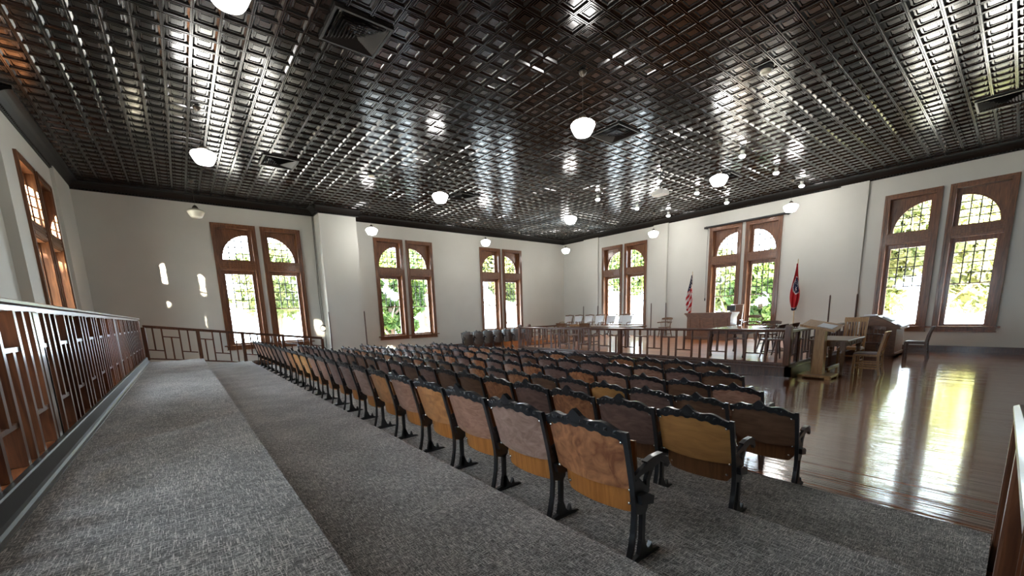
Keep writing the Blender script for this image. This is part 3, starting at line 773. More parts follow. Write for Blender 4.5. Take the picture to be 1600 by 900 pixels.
def pendant(lit, lab):
    t = empty('pendant_lamp', (0, 0, ZC), 0, lab, 'lamp', 'schoolhouse pendant lamps')
    m = MB(); m.lathe([(0.062, 0.0), (0.066, -0.02), (0.045, -0.055), (0.02, -0.075), (0.008, -0.085)], seg=16); m.build('canopy', BRONZE, t, smooth=True)
    m = MB(); m.lathe([(0.0035, -0.08), (0.0035, -0.70)], seg=8); m.build('rod', BRONZE, t)
    m = MB(); m.lathe([(0.010, -0.66), (0.03, -0.67), (0.055, -0.70), (0.072, -0.735), (0.072, -0.75)], seg=16); m.build('fitter', BRONZE, t, smooth=True)
    m = MB(); m.lathe([(0.066, -0.745), (0.078, -0.765), (0.130, -0.780), (0.178, -0.800), (0.205, -0.828), (0.208, -0.850), (0.196, -0.880), (0.172, -0.930), (0.148, -0.975), (0.128, -1.000), (0.085, -1.012), (0.03, -1.014)], seg=28)
    m.build('globe_shade', GLOBE if lit else OPAL, t, smooth=True)
    return t
PX = [0.737*KC, 5.674*KC, 10.60*KC, 15.53*KC]; PY = [4.97*KC, 9.83*KC, 14.74*KC]
LAMPL = {(0, 0): 'lit globe pendant lamp cut off by the top edge of the picture', (0, 1): 'lit globe pendant lamp above the carpet tiers, left of a ceiling vent', (0, 2): 'unlit cream globe pendant lamp before the blank end wall',
         (1, 0): 'largest lit globe pendant lamp, in the middle of the ceiling', (1, 1): 'lit globe pendant lamp left of the small end wall vent', (1, 2): 'lit globe pendant lamp just right of the broad pier',
         (2, 0): 'lit globe pendant lamp in front of a vent near the judge bench', (2, 1): 'lit globe pendant lamp above the middle of the bar railing', (2, 2): 'lit globe pendant lamp over the far end wall window pair',
         (3, 0): 'lit globe pendant lamp right of the curtain rod over the red flag', (3, 1): 'lit globe pendant lamp above the pale jury chairs', (3, 2): 'lit globe pendant lamp in the far corner'}
plit = None
for i in range(4):
    for j in range(3):
        if (i, j) == (0, 2): o = pendant(False, LAMPL[(i, j)])
        elif plit is None: o = plit = pendant(True, LAMPL[(i, j)])
        else: o = copy_tree(plit)
        o.location = (PX[i], PY[j], ZC); o['label'] = LAMPL[(i, j)]
t0 = None
COLN = ['nearest the viewer', 'in the middle', 'nearest the judge wall']; ROWN = ['right', 'middle', 'left']
for j, y in enumerate((4.88*KC, 7.20*KC, 9.50*KC)):
    for i, x in enumerate((11.60*KC, 13.87*KC, 16.05*KC)):
        lab = 'small bright ceiling spot lamp, %s of the %s line of three' % (COLN[i], ROWN[j])
        if t0 is None:
            t0 = empty('spot_lamp', (0, 0, ZC), 0, lab, 'lamp', 'small spot lamps above the court')
            m = MB(); m.lathe([(0.05, 0.0), (0.05, -0.03), (0.03, -0.05), (0.05, -0.08), (0.074, -0.12), (0.076, -0.135), (0.070, -0.135)], seg=14); m.build('housing', WHITE, t0, smooth=True)
            m = MB(); m.lathe([(0.070, -0.125), (0.072, -0.150), (0.050, -0.180), (0.015, -0.190)], seg=14); m.build('bulb', SPOT, t0, smooth=True)
            o = t0
        else: o = copy_tree(t0)
        o.location = (x, y, ZC); o['label'] = lab
t = empty('projector', (11.40*KC, 7.03*KC, ZC), 0, 'white video projector hanging on a thin black pole', 'projector')
m = MB(); m.lathe([(0.07, 0), (0.07, -0.02), (0.018, -0.03), (0.018, -0.46)], seg=12); m.build('ceiling_pole', BLACK, t)
m = MB(); m.cbox(-0.17, 0.17, -0.20, 0.20, -0.62, -0.50, 0.02); m.build('body', WHITE, t)
m = MB(); m.prism([(-0.10, -0.50), (0.10, -0.50), (0.06, -0.45), (-0.06, -0.45)], 'x', -0.09, 0.09); m.build('mount', WHITE, t)
m = MB(); m.tube([(0.16, 0.08, -0.56), (0.20, 0.08, -0.56)], 0.04, 14); m.build('lens', BLACK, t)
for i, (x, y, lab) in enumerate([(4.60*KC, 11.62*KC, 'small cream smoke detector box near the end wall'), (8.11*KC, 3.12*KC, 'small cream smoke detector on the ceiling right of centre')]):
    t = empty('smoke_detector', (x, y, ZC), 0, lab, 'smoke detector')
    m = MB(); m.box(-0.09, 0.09, -0.09, 0.09, -0.03, 0.02); m.build('mounting_plate', BLACK, t)
    m = MB(); m.lathe([(0.085, -0.03), (0.085, -0.06), (0.06, -0.085), (0.02, -0.09)], seg=18); m.build('cover', OPAL, t, smooth=True)

# ------------------------------------------------------------------ court furniture
PZ = 0.30
def turned(mb, x, y, z0, z1, r):
    H = z1-z0; mb.lathe([(r*0.6, 0), (r*0.9, H*0.06), (r*0.6, H*0.14), (r*0.8, H*0.3), (r*1.15, H*0.5), (r*0.85, H*0.65), (r*1.05, H*0.72), (r*0.8, H*0.78), (r*0.9, H)], (x, y, z0), 10)
def captain_chair(loc, rz, label, mat, group=None, h=0.86):
    """spindle armchair; faces local +x"""
    t = empty('spindle_armchair', loc, rz, label, 'chair', group)
    m = MB(); m.prism([(0.23, -0.20), (0.25, -0.1), (0.25, 0.1), (0.23, 0.20), (0.0, 0.23), (-0.16, 0.20), (-0.21, 0.1), (-0.21, -0.1), (-0.16, -0.20), (0.0, -0.23)], 'z', 0.42, 0.46); m.build('seat', mat, t)
    for sx, sy in ((1, 1), (1, -1), (-1, 1), (-1, -1)):
        m = MB(); m.tube([(sx*0.16-0.0, sy*0.15, 0.425), (sx*0.19, sy*0.18, 0.2), (sx*0.22, sy*0.21, 0.0)], [0.022, 0.026, 0.016], 8); m.build('leg', mat, t)
    for sy in (1, -1):
        m = MB(); m.tube([(-0.205, sy*0.195, 0.15), (0.205, sy*0.195, 0.15)], 0.012, 6); m.build('stretcher', mat, t)
    pts = [(0.20, -0.26, 0.66), (0.05, -0.265, 0.66), (-0.10, -0.25, 0.665), (-0.20, -0.17, 0.67), (-0.235, 0, 0.675), (-0.20, 0.17, 0.67), (-0.10, 0.25, 0.665), (0.05, 0.265, 0.66), (0.20, 0.26, 0.66)]
    m = MB(); m.tube(pts, 0.024, 8); m.build('arm_rail', mat, t)
    def cr(u, v):
        a = -1+2*u; y = a*0.26; return (-0.25+0.09*a*a-0.03*v, y, h-0.10+0.10*v*(1-0.25*a*a)-0.02)
    m = MB(); m.slab(cr, 8, 2, (0.022, 0, 0)); m.build('crest_rail', mat, t)
    for k in range(9):
        a = -1+2*k/8; th = a*1.9; x = 0.02-0.235*math.cos(a*1.3); y = 0.25*math.sin(a*1.45)/math.sin(1.45)
        top = h-0.09 if abs(a) < 0.8 else 0.66
        m = MB(); m.tube([(x*0.82+0.0, y*0.85, 0.455), (x, y, 0.665), (x-0.015 if abs(a) < 0.8 else x, y, top)], 0.009, 6); m.build('spindle', mat, t)
    return t
def slat_chair(loc, rz, label, mat, group=None, h=0.93, pad=None, n=5, sw=0.022):
    t = empty('slat_chair', loc, rz, label, 'chair', group)
    m = MB(); m.cbox(-0.20, 0.23, -0.23, 0.23, 0.40, 0.44, 0.008); m.build('seat_frame', mat, t)
    m = MB(); m.cbox(-0.18, 0.225, -0.215, 0.215, 0.44, 0.47, 0.012); m.build('seat', pad or mat, t)
    for sy in (-1, 1):
        m = MB(); m.cbox(0.185, 0.23, sy*0.205-0.0225, sy*0.205+0.0225, 0, 0.40, 0.004); m.build('leg', mat, t)
        m = MB(); m.prism([(-0.26, 0), (-0.215, 0), (-0.18, 0.25), (-0.17, 0.44), (-0.20, 0.65), (-0.27, h), (-0.305, h), (-0.245, 0.65), (-0.215, 0.44), (-0.222, 0.25)], 'y', sy*0.205-0.0225, sy*0.205+0.0225); m.build('leg', mat, t)
        for z in (0.14, 0.24):
            m = MB(); m.box(-0.21, 0.19, sy*0.205-0.009, sy*0.205+0.009, z-0.016, z+0.016); m.build('stretcher', mat, t)
    m = MB(); m.box(-0.212, -0.19, -0.19, 0.19, 0.19, 0.225); m.build('stretcher', mat, t)
    m = MB(); m.prism([(-0.262, h-0.10), (-0.24, h-0.10), (-0.262, h+0.012), (-0.30, h+0.012)], 'y', -0.235, 0.235); m.build('top_rail', mat, t)
    m = MB(); m.prism([(-0.215, 0.52), (-0.195, 0.52), (-0.20, 0.56), (-0.222, 0.56)], 'y', -0.19, 0.19); m.build('lower_rail', mat, t)
    for k in range(n):
        y = -0.15+0.30*k/(n-1)
        m = MB(); m.prism([(-0.216, 0.55), (-0.204, 0.55), (-0.245, h-0.09), (-0.257, h-0.09)], 'y', y-sw, y+sw); m.build('slat', mat, t)
    return t
def jury_chair(loc, rz, label, group):
    t = empty('jury_chair', loc, rz, label, 'chair', group)
    m = MB(); m.cbox(-0.24, 0.26, -0.26, 0.26, 0.44, 0.52, 0.02); m.build('seat', PALEUP, t)
    def bk(u, v):
        a = -1+2*u; return (-0.22-0.12*v+0.05*a*a, a*(0.23+0.03*v), 0.60+0.42*v)
    m = MB(); m.slab(bk, 8, 4, (0.045, 0, 0)); m.build('back_panel', PALEUP, t)
    for sy in (-1, 1):
        m = MB(); m.tube([(-0.20, sy*0.25, 0.48), (-0.20, sy*0.255, 0.60), (-0.31, sy*0.285, 1.05)], [0.022, 0.022, 0.020], 8); m.build('back_post', OAKD, t)
        m = MB(); m.tube([(-0.215, sy*0.28, 0.70), (0.0, sy*0.30, 0.72), (0.19, sy*0.29, 0.70), (0.22, sy*0.28, 0.66), (0.20, sy*0.27, 0.48)], 0.018, 8); m.build('arm', OAKD, t)
    m = MB(); m.tube([(-0.31, -0.29, 1.05), (-0.36, -0.16, 1.055), (-0.375, -0.05, 1.075), (-0.375, 0.05, 1.075), (-0.36, 0.16, 1.055), (-0.31, 0.29, 1.05)], 0.026, 8); m.build('crest_rail', OAKD, t)
    m = MB(); m.lathe([(0.03, 0.10), (0.03, 0.44)], seg=10); m.build('pedestal', DARKW, t)
    for k in range(4):
        a = math.pi/4+k*math.pi/2; m = MB(); m.tube([(0, 0, 0.14), (0.15*math.cos(a), 0.15*math.sin(a), 0.09), (0.29*math.cos(a), 0.29*math.sin(a), 0.02)], [0.028, 0.024, 0.018], 6); m.build('leg', DARKW, t)
    return t
def table(name, x0, x1, y0, y1, zb, h, label, top, mat, turnedlegs=False, over=0.05, drawer=0):
    t = empty(name, ((x0+x1)/2, (y0+y1)/2, zb), 0, label, 'table')
    m = MB(); m.cbox(x0, x1, y0, y1, zb+h-0.035, zb+h, 0.008); m.build('table_top', top, t, world=True)
    m = MB(); a, c, d, e = x0+over, x1-over, y0+over, y1-over; z0, z1 = zb+h-0.14, zb+h-0.035
    m.box(a, c, d, d+0.022, z0, z1); m.box(a, c, e-0.022, e, z0, z1); m.box(a, a+0.022, d, e, z0, z1); m.box(c-0.022, c, d, e, z0, z1); m.build('apron', mat, t, world=True)
    for x in (a+0.03, c-0.03):
        for y in (d+0.03, e-0.03):
            m = MB()
            if turnedlegs:
                m.cbox(x-0.045, x+0.045, y-0.045, y+0.045, zb+h-0.22, zb+h-0.035, 0.006)
                m.lathe([(0.03, 0), (0.042, 0.03), (0.030, 0.07), (0.024, 0.10), (0.030, 0.2), (0.046, 0.36), (0.052, 0.44), (0.036, 0.47), (0.048, 0.50), (0.040, h-0.22)], (x, y, zb), 12)
            else: m.cbox(x-0.035, x+0.035, y-0.035, y+0.035, zb, zb+h-0.035, 0.006)
            m.build('leg', mat, t, world=True)
    for k in range(drawer):
        w_ = (y1-y0-0.2)/drawer; yy = y0+0.1+w_*(k+0.5)
        dr = MB(); dr.box(x0+over-0.012, x0+over, yy-w_*0.42, yy+w_*0.42, zb+h-0.125, zb+h-0.05); q = dr.build('drawer', mat, t, world=True)
    return t
# library table with drawers and turned legs beside the lectern
t = table('library_table', 10.85, 12.35, 2.22, 2.92, 0.0, 0.78, 'old wooden library table with turned legs behind the lectern', OAKD, OAKD, True, 0.06, 0)
for k in range(3):
    x = 11.15+0.45*k
    dr = MB(); dr.box(x-0.19, x+0.19, 2.268, 2.282, 0.655, 0.735); q = dr.build('drawer', OAKD, t, world=True)
    kb = MB(); kb.lathe([(0.004, 0), (0.018, -0.008), (0.012, -0.02), (0.008, -0.026)], (0, 0, 0), 10)
    o = link('knob', kb.mesh('knob', CHROME, True), q); o.location = (x-t.location.x, 2.268-t.location.y, 0.695-t.location.z); o.rotation_euler = (-math.pi/2, 0, 0)
st_ = MB(); st_.cbox(10.98, 12.22, 2.54, 2.60, 0.10, 0.16, 0.006); st_.build('stretcher', OAKD, t, world=True)
slat_chair((11.75, 2.02, 0), math.pi/2, 'light oak slat-back chair with padded seat at the library table', OAK, None, 0.92, SEATPAD, 4, 0.03)
slat_chair((13.15, 2.62, 0), math.pi, 'oak slat-back chair behind the library table', OAK, None, 1.18, None, 6, 0.016)
slat_chair((15.7, 1.72, 0), math.pi/2, 'dark slat-back chair drawn up to the clerk desk', DARKW, None, 0.86, None, 4, 0.02)
# lectern
t = empty('lectern', (10.55, 2.62, 0), 0, 'light oak pedestal lectern with slanted top near the bar corner', 'lectern')
m = MB(); m.cbox(-0.30, 0.30, -0.30, 0.30, 0.03, 0.075, 0.01)
m.build('base', OAK, t)
for sx, sy in ((1, 1), (1, -1), (-1, 1), (-1, -1)):
    m = MB(); m.cbox(sx*0.24-0.05, sx*0.24+0.05, sy*0.24-0.05, sy*0.24+0.05, 0, 0.03, 0.005); m.build('foot', OAK, t)
m = MB()
m.add([(-0.10,-0.10,0.075),(0.10,-0.10,0.075),(0.10,0.10,0.075),(-0.10,0.10,0.075),(-0.085,-0.085,1.06),(0.085,-0.085,1.06),(0.085,0.085,1.09),(-0.085,0.085,1.09)], [(3,2,1,0),(4,5,6,7),(0,1,5,4),(1,2,6,5),(2,3,7,6),(3,0,4,7)])
m.build('pedestal', OAK, t)
m = MB()
q = [(-0.33, -0.30), (0.33, -0.30), (0.33, 0.30), (-0.33, 0.30)]
zs = lambda x, y: 1.09+0.20*y+0.16*x
m.add([(x, y, zs(x, y)) for x, y in q]+[(x, y, zs(x, y)+0.025) for x, y in q], [(3,2,1,0),(4,5,6,7),(0,1,5,4),(1,2,6,5),(2,3,7,6),(3,0,4,7)])
m.build('slanted_top', OAK, t)
m = MB(); m.add([(-0.345,-0.30,zs(-0.33,-0.30)),(-0.32,-0.30,zs(-0.32,-0.30)),(-0.32,0.30,zs(-0.32,0.30)),(-0.345,0.30,zs(-0.33,0.30)),(-0.345,-0.30,zs(-0.33,-0.30)+0.05),(-0.32,-0.30,zs(-0.32,-0.30)+0.05),(-0.32,0.30,zs(-0.32,0.30)+0.05),(-0.345,0.30,zs(-0.33,0.30)+0.05)], [(3,2,1,0),(4,5,6,7),(0,1,5,4),(1,2,6,5),(2,3,7,6),(3,0,4,7)]); m.build('book_ledge', OAK, t)
m = MB(); q2 = [(-0.20, -0.22), (0.14, -0.24), (0.16, 0.02), (-0.18, 0.04)]
m.add([(10.55+x, 2.62+y, zs(x, y)+0.026) for x, y in q2]+[(10.55+x, 2.62+y, zs(x, y)+0.033) for x, y in q2], [(3,2,1,0),(4,5,6,7),(0,1,5,4),(1,2,6,5),(2,3,7,6),(3,0,4,7)])
tag(m.build('paper_sheets', PAPER), 'white paper sheets lying on the lectern top', 'paper')
# clerk desk with sloping lid
t = empty('clerk_desk', (15.95, 2.5, 0), 0, 'tall brown slant-top clerk desk below the rightmost windows', 'desk')
prof = [(2.92, 0.82), (2.92, 1.13), (2.55, 1.15), (2.05, 0.86), (2.05, 0.82)]
m = MB(); m.prism([(2.90, 0.06), (2.90, 0.82), (2.12, 0.82), (2.12, 0.06)], 'x', 15.40, 16.60); m.build('body', BENCHW, t, world=True)
m = MB(); m.prism(prof, 'x', 15.37, 16.63); m.build('lid_box', BENCHW, t, world=True)
m = MB(); m.box(15.36, 16.64, 2.10, 2.92, 0.0, 0.07); m.box(15.36, 16.64, 2.10, 2.15, 0.0, 0.14); m.box(15.36, 16.64, 2.87, 2.92, 0, 0.14); m.build('plinth', BENCHW, t, world=True)
m = MB(); m.box(15.36, 16.64, 2.02, 2.93, 0.80, 0.825); m.build('moulding', BENCHW, t, world=True)
m = MB(); m.prism([(2.93, 1.13), (2.93, 1.15), (2.54, 1.172), (2.03, 0.875), (2.03, 0.855), (2.55, 1.15)], 'x', 15.35, 16.65); m.build('lid', DARKW, t, world=True)
m = MB(); m.box(15.385, 15.40, 2.22, 2.80, 0.16, 0.74); m.build('side_panel', BENCHW, t, world=True)
def slope_sheet(name, x0, x1, a, b_, th, mat, label, cat):
    z = lambda y: 0.875+(y-2.03)*(1.172-0.875)/(2.54-2.03)
    m = MB(); q = [(x0, a), (x1, a), (x1, b_), (x0, b_)]
    m.add([(x, y, z(y)+0.001) for x, y in q]+[(x, y, z(y)+th) for x, y in q], [(3,2,1,0),(4,5,6,7),(0,1,5,4),(1,2,6,5),(2,3,7,6),(3,0,4,7)])
    tag(m.build(name, mat), label, cat)
slope_sheet('open_ledger', 15.55, 15.95, 2.25, 2.47, 0.03, PAPER, 'pale open ledger on the slope of the clerk desk', 'book')
slope_sheet('paper_sheets', 15.40, 15.62, 2.04, 2.14, 0.012, PAPER, 'white papers at the lower edge of the clerk desk', 'paper')
m = MB(); m.cbox(15.45, 15.75, 2.60, 2.86, 1.175, 1.21, 0.004); tag(m.build('closed_book', PAPER), 'pale closed book on top of the clerk desk', 'book')
# carved dark chest-like chair back between
captain_chair((14.9, 2.55, 0), math.pi, 'dark spindle armchair between slat chair and clerk desk', DARKW, None, 0.92)
# judge bench
t = empty('judge_bench', (16.3, 7.7, PZ), 0, 'brown panelled judge bench below the window with the curtain rod', 'bench')
m = MB(); m.box(16.10, 16.65, 6.85, 8.55, PZ, 1.22); m.build('body', BENCHW, t, world=True)
m = MB(); m.box(16.02, 16.68, 6.78, 8.63, 1.30, 1.36); m.box(16.05, 16.66, 6.81, 8.60, 1.26, 1.30); m.box(16.08, 16.66, 6.83, 8.57, 1.20, 1.26); m.build('moulded_top', BENCHW, t, world=True)
m = MB(); m.box(16.06, 16.66, 6.82, 8.58, PZ, PZ+0.14); m.build('plinth', BENCHW, t, world=True)
for k in range(3):
    y = 6.95+0.53*k
    m = MB(); m.box(16.085, 16.10, y, y+0.045, 0.50, 1.15); m.box(16.085, 16.10, y+0.395, y+0.44, 0.50, 1.15); m.box(16.085, 16.10, y+0.045, y+0.395, 0.50, 0.545); m.box(16.085, 16.10, y+0.045, y+0.395, 1.105, 1.15)
    m.build('front_panel', BENCHW, t, world=True)
# judge chair, monitor and papers
t = empty('high_back_chair', (17.05, 7.18, PZ), math.pi, 'high-backed brown judge chair behind the bench', 'chair')
m = MB(); m.cbox(-0.25, 0.27, -0.27, 0.27, 0.44, 0.54, 0.03); m.build('seat', DARKW, t)
m = MB(); m.prism([(-0.22, 0.54), (-0.32, 1.33), (-0.40, 1.35), (-0.30, 0.54)], 'y', -0.24, 0.24); m.build('backrest', BENCHW, t)
for sy in (-1, 1):
    m = MB(); m.tube([(-0.25, sy*0.29, 0.72), (0.15, sy*0.31, 0.74), (0.20, sy*0.30, 0.50)], 0.025, 8); m.build('arm', DARKW, t)
m = MB(); m.lathe([(0.28, 0), (0.28, 0.04), (0.04, 0.08), (0.03, 0.44)], seg=14); m.build('pedestal', BLACK, t)
t = empty('monitor', (16.35, 6.95, 1.36), 0, 'small black monitor standing on the right end of the judge bench', 'monitor')
m = MB(); m.box(-0.02, 0.01, -0.15, 0.15, 0.05, 0.24); m.build('screen_housing', BLACK, t)
m = MB(); m.lathe([(0.08, 0), (0.08, 0.01), (0.015, 0.015), (0.015, 0.08)], seg=12); m.build('stand', BLACK, t)
m = MB(); m.box(16.06, 16.24, 7.15, 7.40, 1.361, 1.385); tag(m.build('paper_sheets', PAPER), 'white papers on the judge bench beside the monitor', 'paper')
captain_chair((16.75, 6.35, PZ), math.pi, 'wooden spindle armchair right of the judge bench before the window', OAKD, None, 0.95)
captain_chair((17.0, 10.05, PZ), math.pi, 'lone spindle armchair against the wall left of the judge bench', OAKD, None, 0.90)
for i in range(7):
    jury_chair((16.70 if i < 6 else 16.0, 15.9-0.73*i, PZ), math.pi, 'pale jury chair with wooden crest, %s from the left behind the counsel table' % ORD[i+1], 'pale jury chairs along the wall')
# counsel tables inside the bar
table('counsel_table', 11.45, 12.45, 8.15, 11.1, PZ, 0.72, 'long brown counsel table just behind the bar railing', OAKD, OAKD, False, 0.06)
table('counsel_table', 10.65, 12.25, 4.12, 5.12, PZ, 0.72, 'glossy counsel table reflecting the sky behind the right half of the railing', GLOSSTOP, DARKW, True, 0.06)
captain_chair((11.2, 3.72, PZ), math.pi/2, 'dark spindle armchair on the right side of the glossy counsel table', DARKW, None, 0.84)
captain_chair((11.9, 3.70, PZ), math.pi/2, 'second dark spindle armchair beside the glossy counsel table', DARKW, None, 0.84)
captain_chair((13.4, 4.6, PZ), math.pi, 'dark spindle armchair behind the glossy counsel table', DARKW, None, 0.84)
slat_chair((10.85, 9.2, PZ), 0, 'brown slat-back chair at the near side of the long counsel table', OAKD, None, 0.86)
slat_chair((10.85, 10.3, PZ), 0, 'brown slat-back chair near the far end of the long counsel table', OAKD, None, 0.86)
m = MB(); m.cbox(11.5, 11.9, 10.3, 10.75, 1.02, 1.08, 0.01); tag(m.build('wooden_tray', OAK), 'small light wooden tray on the long counsel table', 'tray')
t = empty('bench_seat', (14.2, 14.6, PZ), 0, 'white topped bench near the far corner beyond the bar railing', 'bench')
m = MB(); m.cbox(13.9, 14.4, 13.0, 16.2, 0.78, 0.83, 0.01); m.build('bench_top', PALEUP, t, world=True)
for y in (13.1, 14.1, 15.1, 16.05):
    m = MB(); m.cbox(13.95, 14.01, y-0.03, y+0.03, PZ, 0.78, 0.005); m.cbox(14.29, 14.35, y-0.03, y+0.03, PZ, 0.78, 0.005); m.build('leg', DARKW, t, world=True)

# ------------------------------------------------------------------ flags
def flag(loc, kind, label):
    t = empty('flag', loc, 0, label, 'flag', 'standing flags')
    m = MB(); m.lathe([(0.14, 0), (0.14, 0.02), (0.10, 0.05), (0.03, 0.08), (0.015, 0.10)], seg=18); m.build('base', BRASS, t, smooth=True)
    H = 2.66 if kind == 'stars' else 2.72
    m = MB(); m.lathe([(0.013, 0.08), (0.012, H)], seg=10); m.build('pole', OAK if kind == 'stars' else BRASS, t)
    m = MB(); m.lathe([(0.004, 0), (0.016, 0.02), (0.006, 0.05), (0.014, 0.08), (0.001, 0.15)], (0, 0, H), 10); m.build('finial', BRASS, t, smooth=True)
    NU, NV = 44, 110
    zt = H-0.03; LEN = 1.55
    stars = kind == 'stars'
    def width(q):
        w_ = 0.035+0.27*min(1, q/0.62)**0.9
        return w_*(1-0.55*max(0, (q-0.72)/0.28)**1.6)
    def fn(p, q):
        w_ = width(q); c = 0.10*q if stars else 0.0
        y = c+(p-0.5)*w_+0.018*math.sin(q*5+p*4)
        fold = math.sin(p*15+q*2.2)*0.045*min(1, q*2.2+0.12)+0.018*math.sin(p*31-q*3)
        low = 0.16*(1-2*p)*q*q if stars else 0.20*(0.25-(p-0.5)**2)*q*q*2
        return (-0.055-fold, y, zt-q*LEN-low)
    m = MB(); m.v = [fn(i/NU, j/NV) for j in range(NV+1) for i in range(NU+1)]
    for j in range(NV):
        for i in range(NU):
            p, q = (i+0.5)/NU, (j+0.5)/NV
            if stars:
                if q < 0.47-0.22*(1-p):
                    gi, gj = p*7, q*26
                    mi = 1 if (int(gi)+int(gj)) % 2 == 0 and abs(gi % 1-0.5) < 0.30 and abs(gj % 1-0.5) < 0.30 else 2
                else: mi = 0 if int((1-p)*5+q*9+20) % 2 == 0 else 1
            else:
                du, dv = (p-0.42)*0.30, (q-0.47)*LEN*0.72; r = math.hypot(du*1.7, dv)
                mi = 0
                if r < 0.215: mi = 1
                if r < 0.185:
                    mi = 2
                    for k in range(3):
                        th = R(70+120*k); rx, ry = du*1.7-0.085*math.cos(th), dv-0.085*math.sin(th)
                        if math.hypot(rx, ry) < 0.065*(0.62+0.38*math.cos(5*math.atan2(ry, rx))): mi = 1
                if q > 0.955: mi = 2
                elif q > 0.935: mi = 1
            a = j*(NU+1)+i
            m.f.append((a, a+1, a+NU+2, a+NU+1)); m.m.append(mi)
    me = bpy.data.meshes.new('cloth'); me.from_pydata(m.v, [], m.f)
    for mt in (FRED, FWHITE, FBLUE): me.materials.append(mt)
    me.polygons.foreach_set('material_index', m.m); me.update(); me.shade_smooth()
    link('cloth', me, t)
    return t
flag((17.25, 9.0, PZ), 'stars', 'striped flag with starry blue canton standing left of the judge bench')
flag((17.25, 5.16, PZ), 'circle', 'red flag with starred blue disc standing right of the judge bench')

# ------------------------------------------------------------------ wall fittings
t = empty('curtain_rod', (XR-0.09, 7.25, 4.86), 0, 'dark roller screen housing over the window behind the judge bench', 'screen')
m = MB(); m.tube([(0, -1.58, 0), (0, 1.55, 0)], 0.042, 12); m.build('roller', BLACK, t)
for y in (-1.5, 1.47):
    m = MB(); m.box(-0.01, 0.09, y-0.02, y+0.02, -0.05, 0.05); m.build('bracket', BLACK, t)
m = MB(); m.tube([(0.05, 1.42, -0.03), (0.06, 1.43, -1.4), (0.06, 1.43, -2.9)], 0.006, 6); m.build('pull_cord', BLACK, t)
m = MB(); m.lathe([(0.003, 0), (0.02, -0.03), (0.022, -0.10), (0.004, -0.14)], (0.06, 1.43, -2.88), 8); m.build('cord_weight', BLACK, t)
t = empty('coiled_cable', (4.30, YB-0.02, 1.24), 0, 'loop of grey cable hanging on the end wall left of the broad pier', 'cable')
m = MB()
for k in range(3):
    rr_ = 0.10+0.012*k; m.tube([(rr_*math.cos(a*math.pi/10), -0.012-0.012*k, rr_*math.sin(a*math.pi/10)) for a in range(21)], 0.009, 6)
m.build('coil', LEAD, t, smooth=True)
m = MB(); m.tube([(0.0, -0.02, 0.10), (-0.03, -0.02, 1.2), (0.01, -0.02, 2.6), (0.02, -0.02, 4.12)], 0.008, 6); m.tube([(0.06, -0.02, 0.08), (0.02, -0.02, 1.5), (0.05, -0.02, 4.12)], 0.006, 6); m.build('hanging_cable', LEAD, t)
m = MB(); m.tube([(0.05, -0.02, -0.10), (0.06, -0.02, -0.6), (0.05, -0.02, -1.2)], 0.006, 6); m.build('lower_cable', LEAD, t)
m = MB(); m.box(XR-0.09, XR-0.061, 10.49, 10.53, 1.9, 5.37); tag(m.build('cable_duct', PLASTER), 'thin painted duct running up the pier left of the judge bench', 'duct')

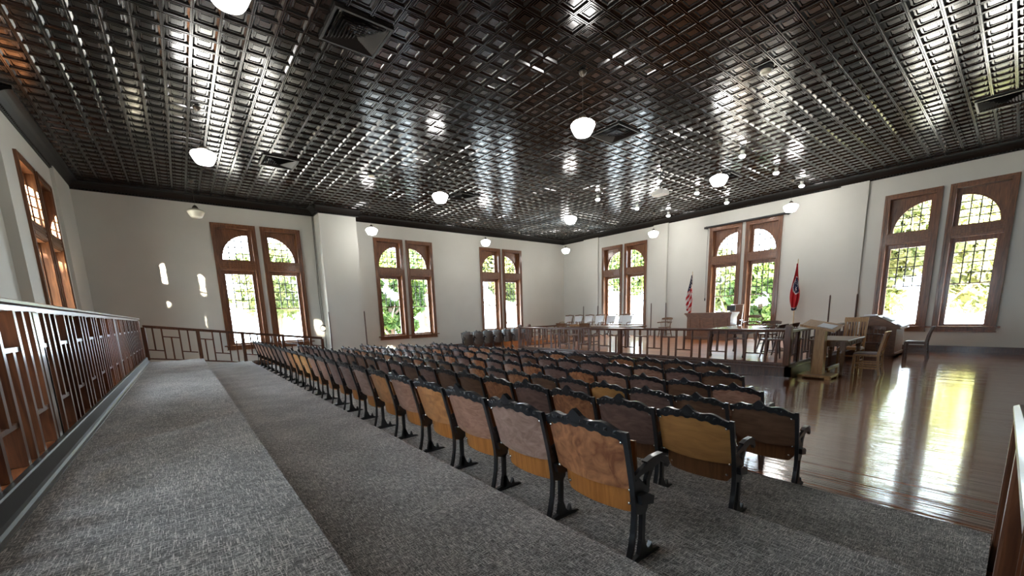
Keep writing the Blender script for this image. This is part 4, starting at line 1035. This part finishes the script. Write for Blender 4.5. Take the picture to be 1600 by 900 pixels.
# ------------------------------------------------------------------ outside
b = MB(); b.box(-70, 110, -60, 130, -5.7, -5.5)
struct(b.build('ground', CONC), 'pale paved ground far below the windows')
def tree(x, y, zc, rx, rz, nleaf, li, seed, label):
    r = random.Random(seed)
    t = empty('leafy_tree', (x, y, -5.5), 0, label, 'tree', 'trees outside the windows')
    m = MB(); top = zc+5.5-rz*0.2
    m.tube([(0, 0, 0), (r.uniform(-.2, .2), r.uniform(-.2, .2), top*0.5), (r.uniform(-.4, .4), r.uniform(-.4, .4), top)], [0.32, 0.24, 0.12], 10)
    for k in range(6):
        a = k*1.05+r.random(); z = top*(0.55+0.07*k)
        m.tube([(0, 0, z), (rx*0.35*math.cos(a), rx*0.35*math.sin(a), z+0.9), (rx*0.7*math.cos(a), rx*0.7*math.sin(a), z+1.5)], [0.10, 0.06, 0.02], 6)
    m.build('trunk', BARK, t)
    blobs = []
    for k in range(16):
        a = r.uniform(0, 6.28); q = r.random()**0.5; zz = r.uniform(-1, 1); s = math.sqrt(max(0, 1-zz*zz*0.8))
        blobs.append((rx*0.72*q*s*math.cos(a), rx*0.72*q*s*math.sin(a), zz*rz*0.72, r.uniform(0.28, 0.48)*rx))
    vs = []; fs = []
    for k in range(nleaf):
        bx, by, bz, br = blobs[k % len(blobs)]
        d = Vector((r.gauss(0, 1), r.gauss(0, 1), r.gauss(0, 1))).normalized()*br*(0.55+0.45*r.random())
        c = Vector((bx, by, bz+zc+5.5))+Vector((d.x, d.y, d.z*0.8))
        n = Vector((r.gauss(0, 1), r.gauss(0, 1), r.gauss(0.4, 1))).normalized(); u = n.orthogonal().normalized(); w_ = n.cross(u)
        s = r.uniform(0.11, 0.24); o = len(vs)
        vs += [tuple(c-u*s), tuple(c-w_*s*0.55), tuple(c+u*s), tuple(c+w_*s*0.55)]; fs.append((o, o+1, o+2, o+3))
    me = bpy.data.meshes.new('foliage'); me.from_pydata(vs, [], fs); me.materials.append(LEAFS[li]); me.update()
    o = link('foliage', me, t); o['kind'] = 'stuff'
TREES = [(25.2, 2.6, 3.0, 3.2, 3.4, 13000, 0, 'yellow green tree outside the rightmost windows'), (30.0, -2.5, 4.0, 3.6, 4.0, 7000, 0, 'bright tree far right outside the side windows'),
         (26.0, 9.2, 2.2, 2.1, 2.6, 8000, 1, 'green tree outside the right judge bench window'), (31.0, 13.6, 3.6, 2.4, 2.6, 4200, 2, 'pale tree outside the left judge bench window'),
         (27.5, 19.8, 5.0, 3.0, 2.3, 9000, 1, 'green tree outside the window behind the jury chairs'),
         (10.4, 25.2, 2.8, 2.3, 3.2, 11000, 1, 'green tree outside the end wall window by the broad pier'), (14.2, 27.5, 5.2, 2.4, 2.3, 7000, 1, 'leafy crown between the two far end wall windows'),
         (19.6, 25.5, 4.9, 2.6, 2.4, 9000, 2, 'tree with visible trunk outside the far corner window'), (4.3, 26.5, 3.6, 2.4, 1.9, 3600, 2, 'pale tree outside the first end wall window pair'),
         (-10.0, 1.1, 5.6, 2.9, 1.1, 5000, 1, 'unseen spreading tree added to dapple the sun at the left wall window pair'), (-10.2, -4.6, 5.0, 3.0, 2.6, 14000, 1, 'unseen tree added to shade the wall windows beside the viewer'), (-10.2, -10.4, 5.0, 3.0, 2.6, 14000, 1, 'unseen tree added to shade the wall windows behind the viewer')]  # unseen trees added beyond the left wall; their crowns block the sun
for i, (x, y, zc, rx, rz, nl, li, lab) in enumerate(TREES): tree(x, y, zc, rx, rz, nl, li, 100+i, lab)
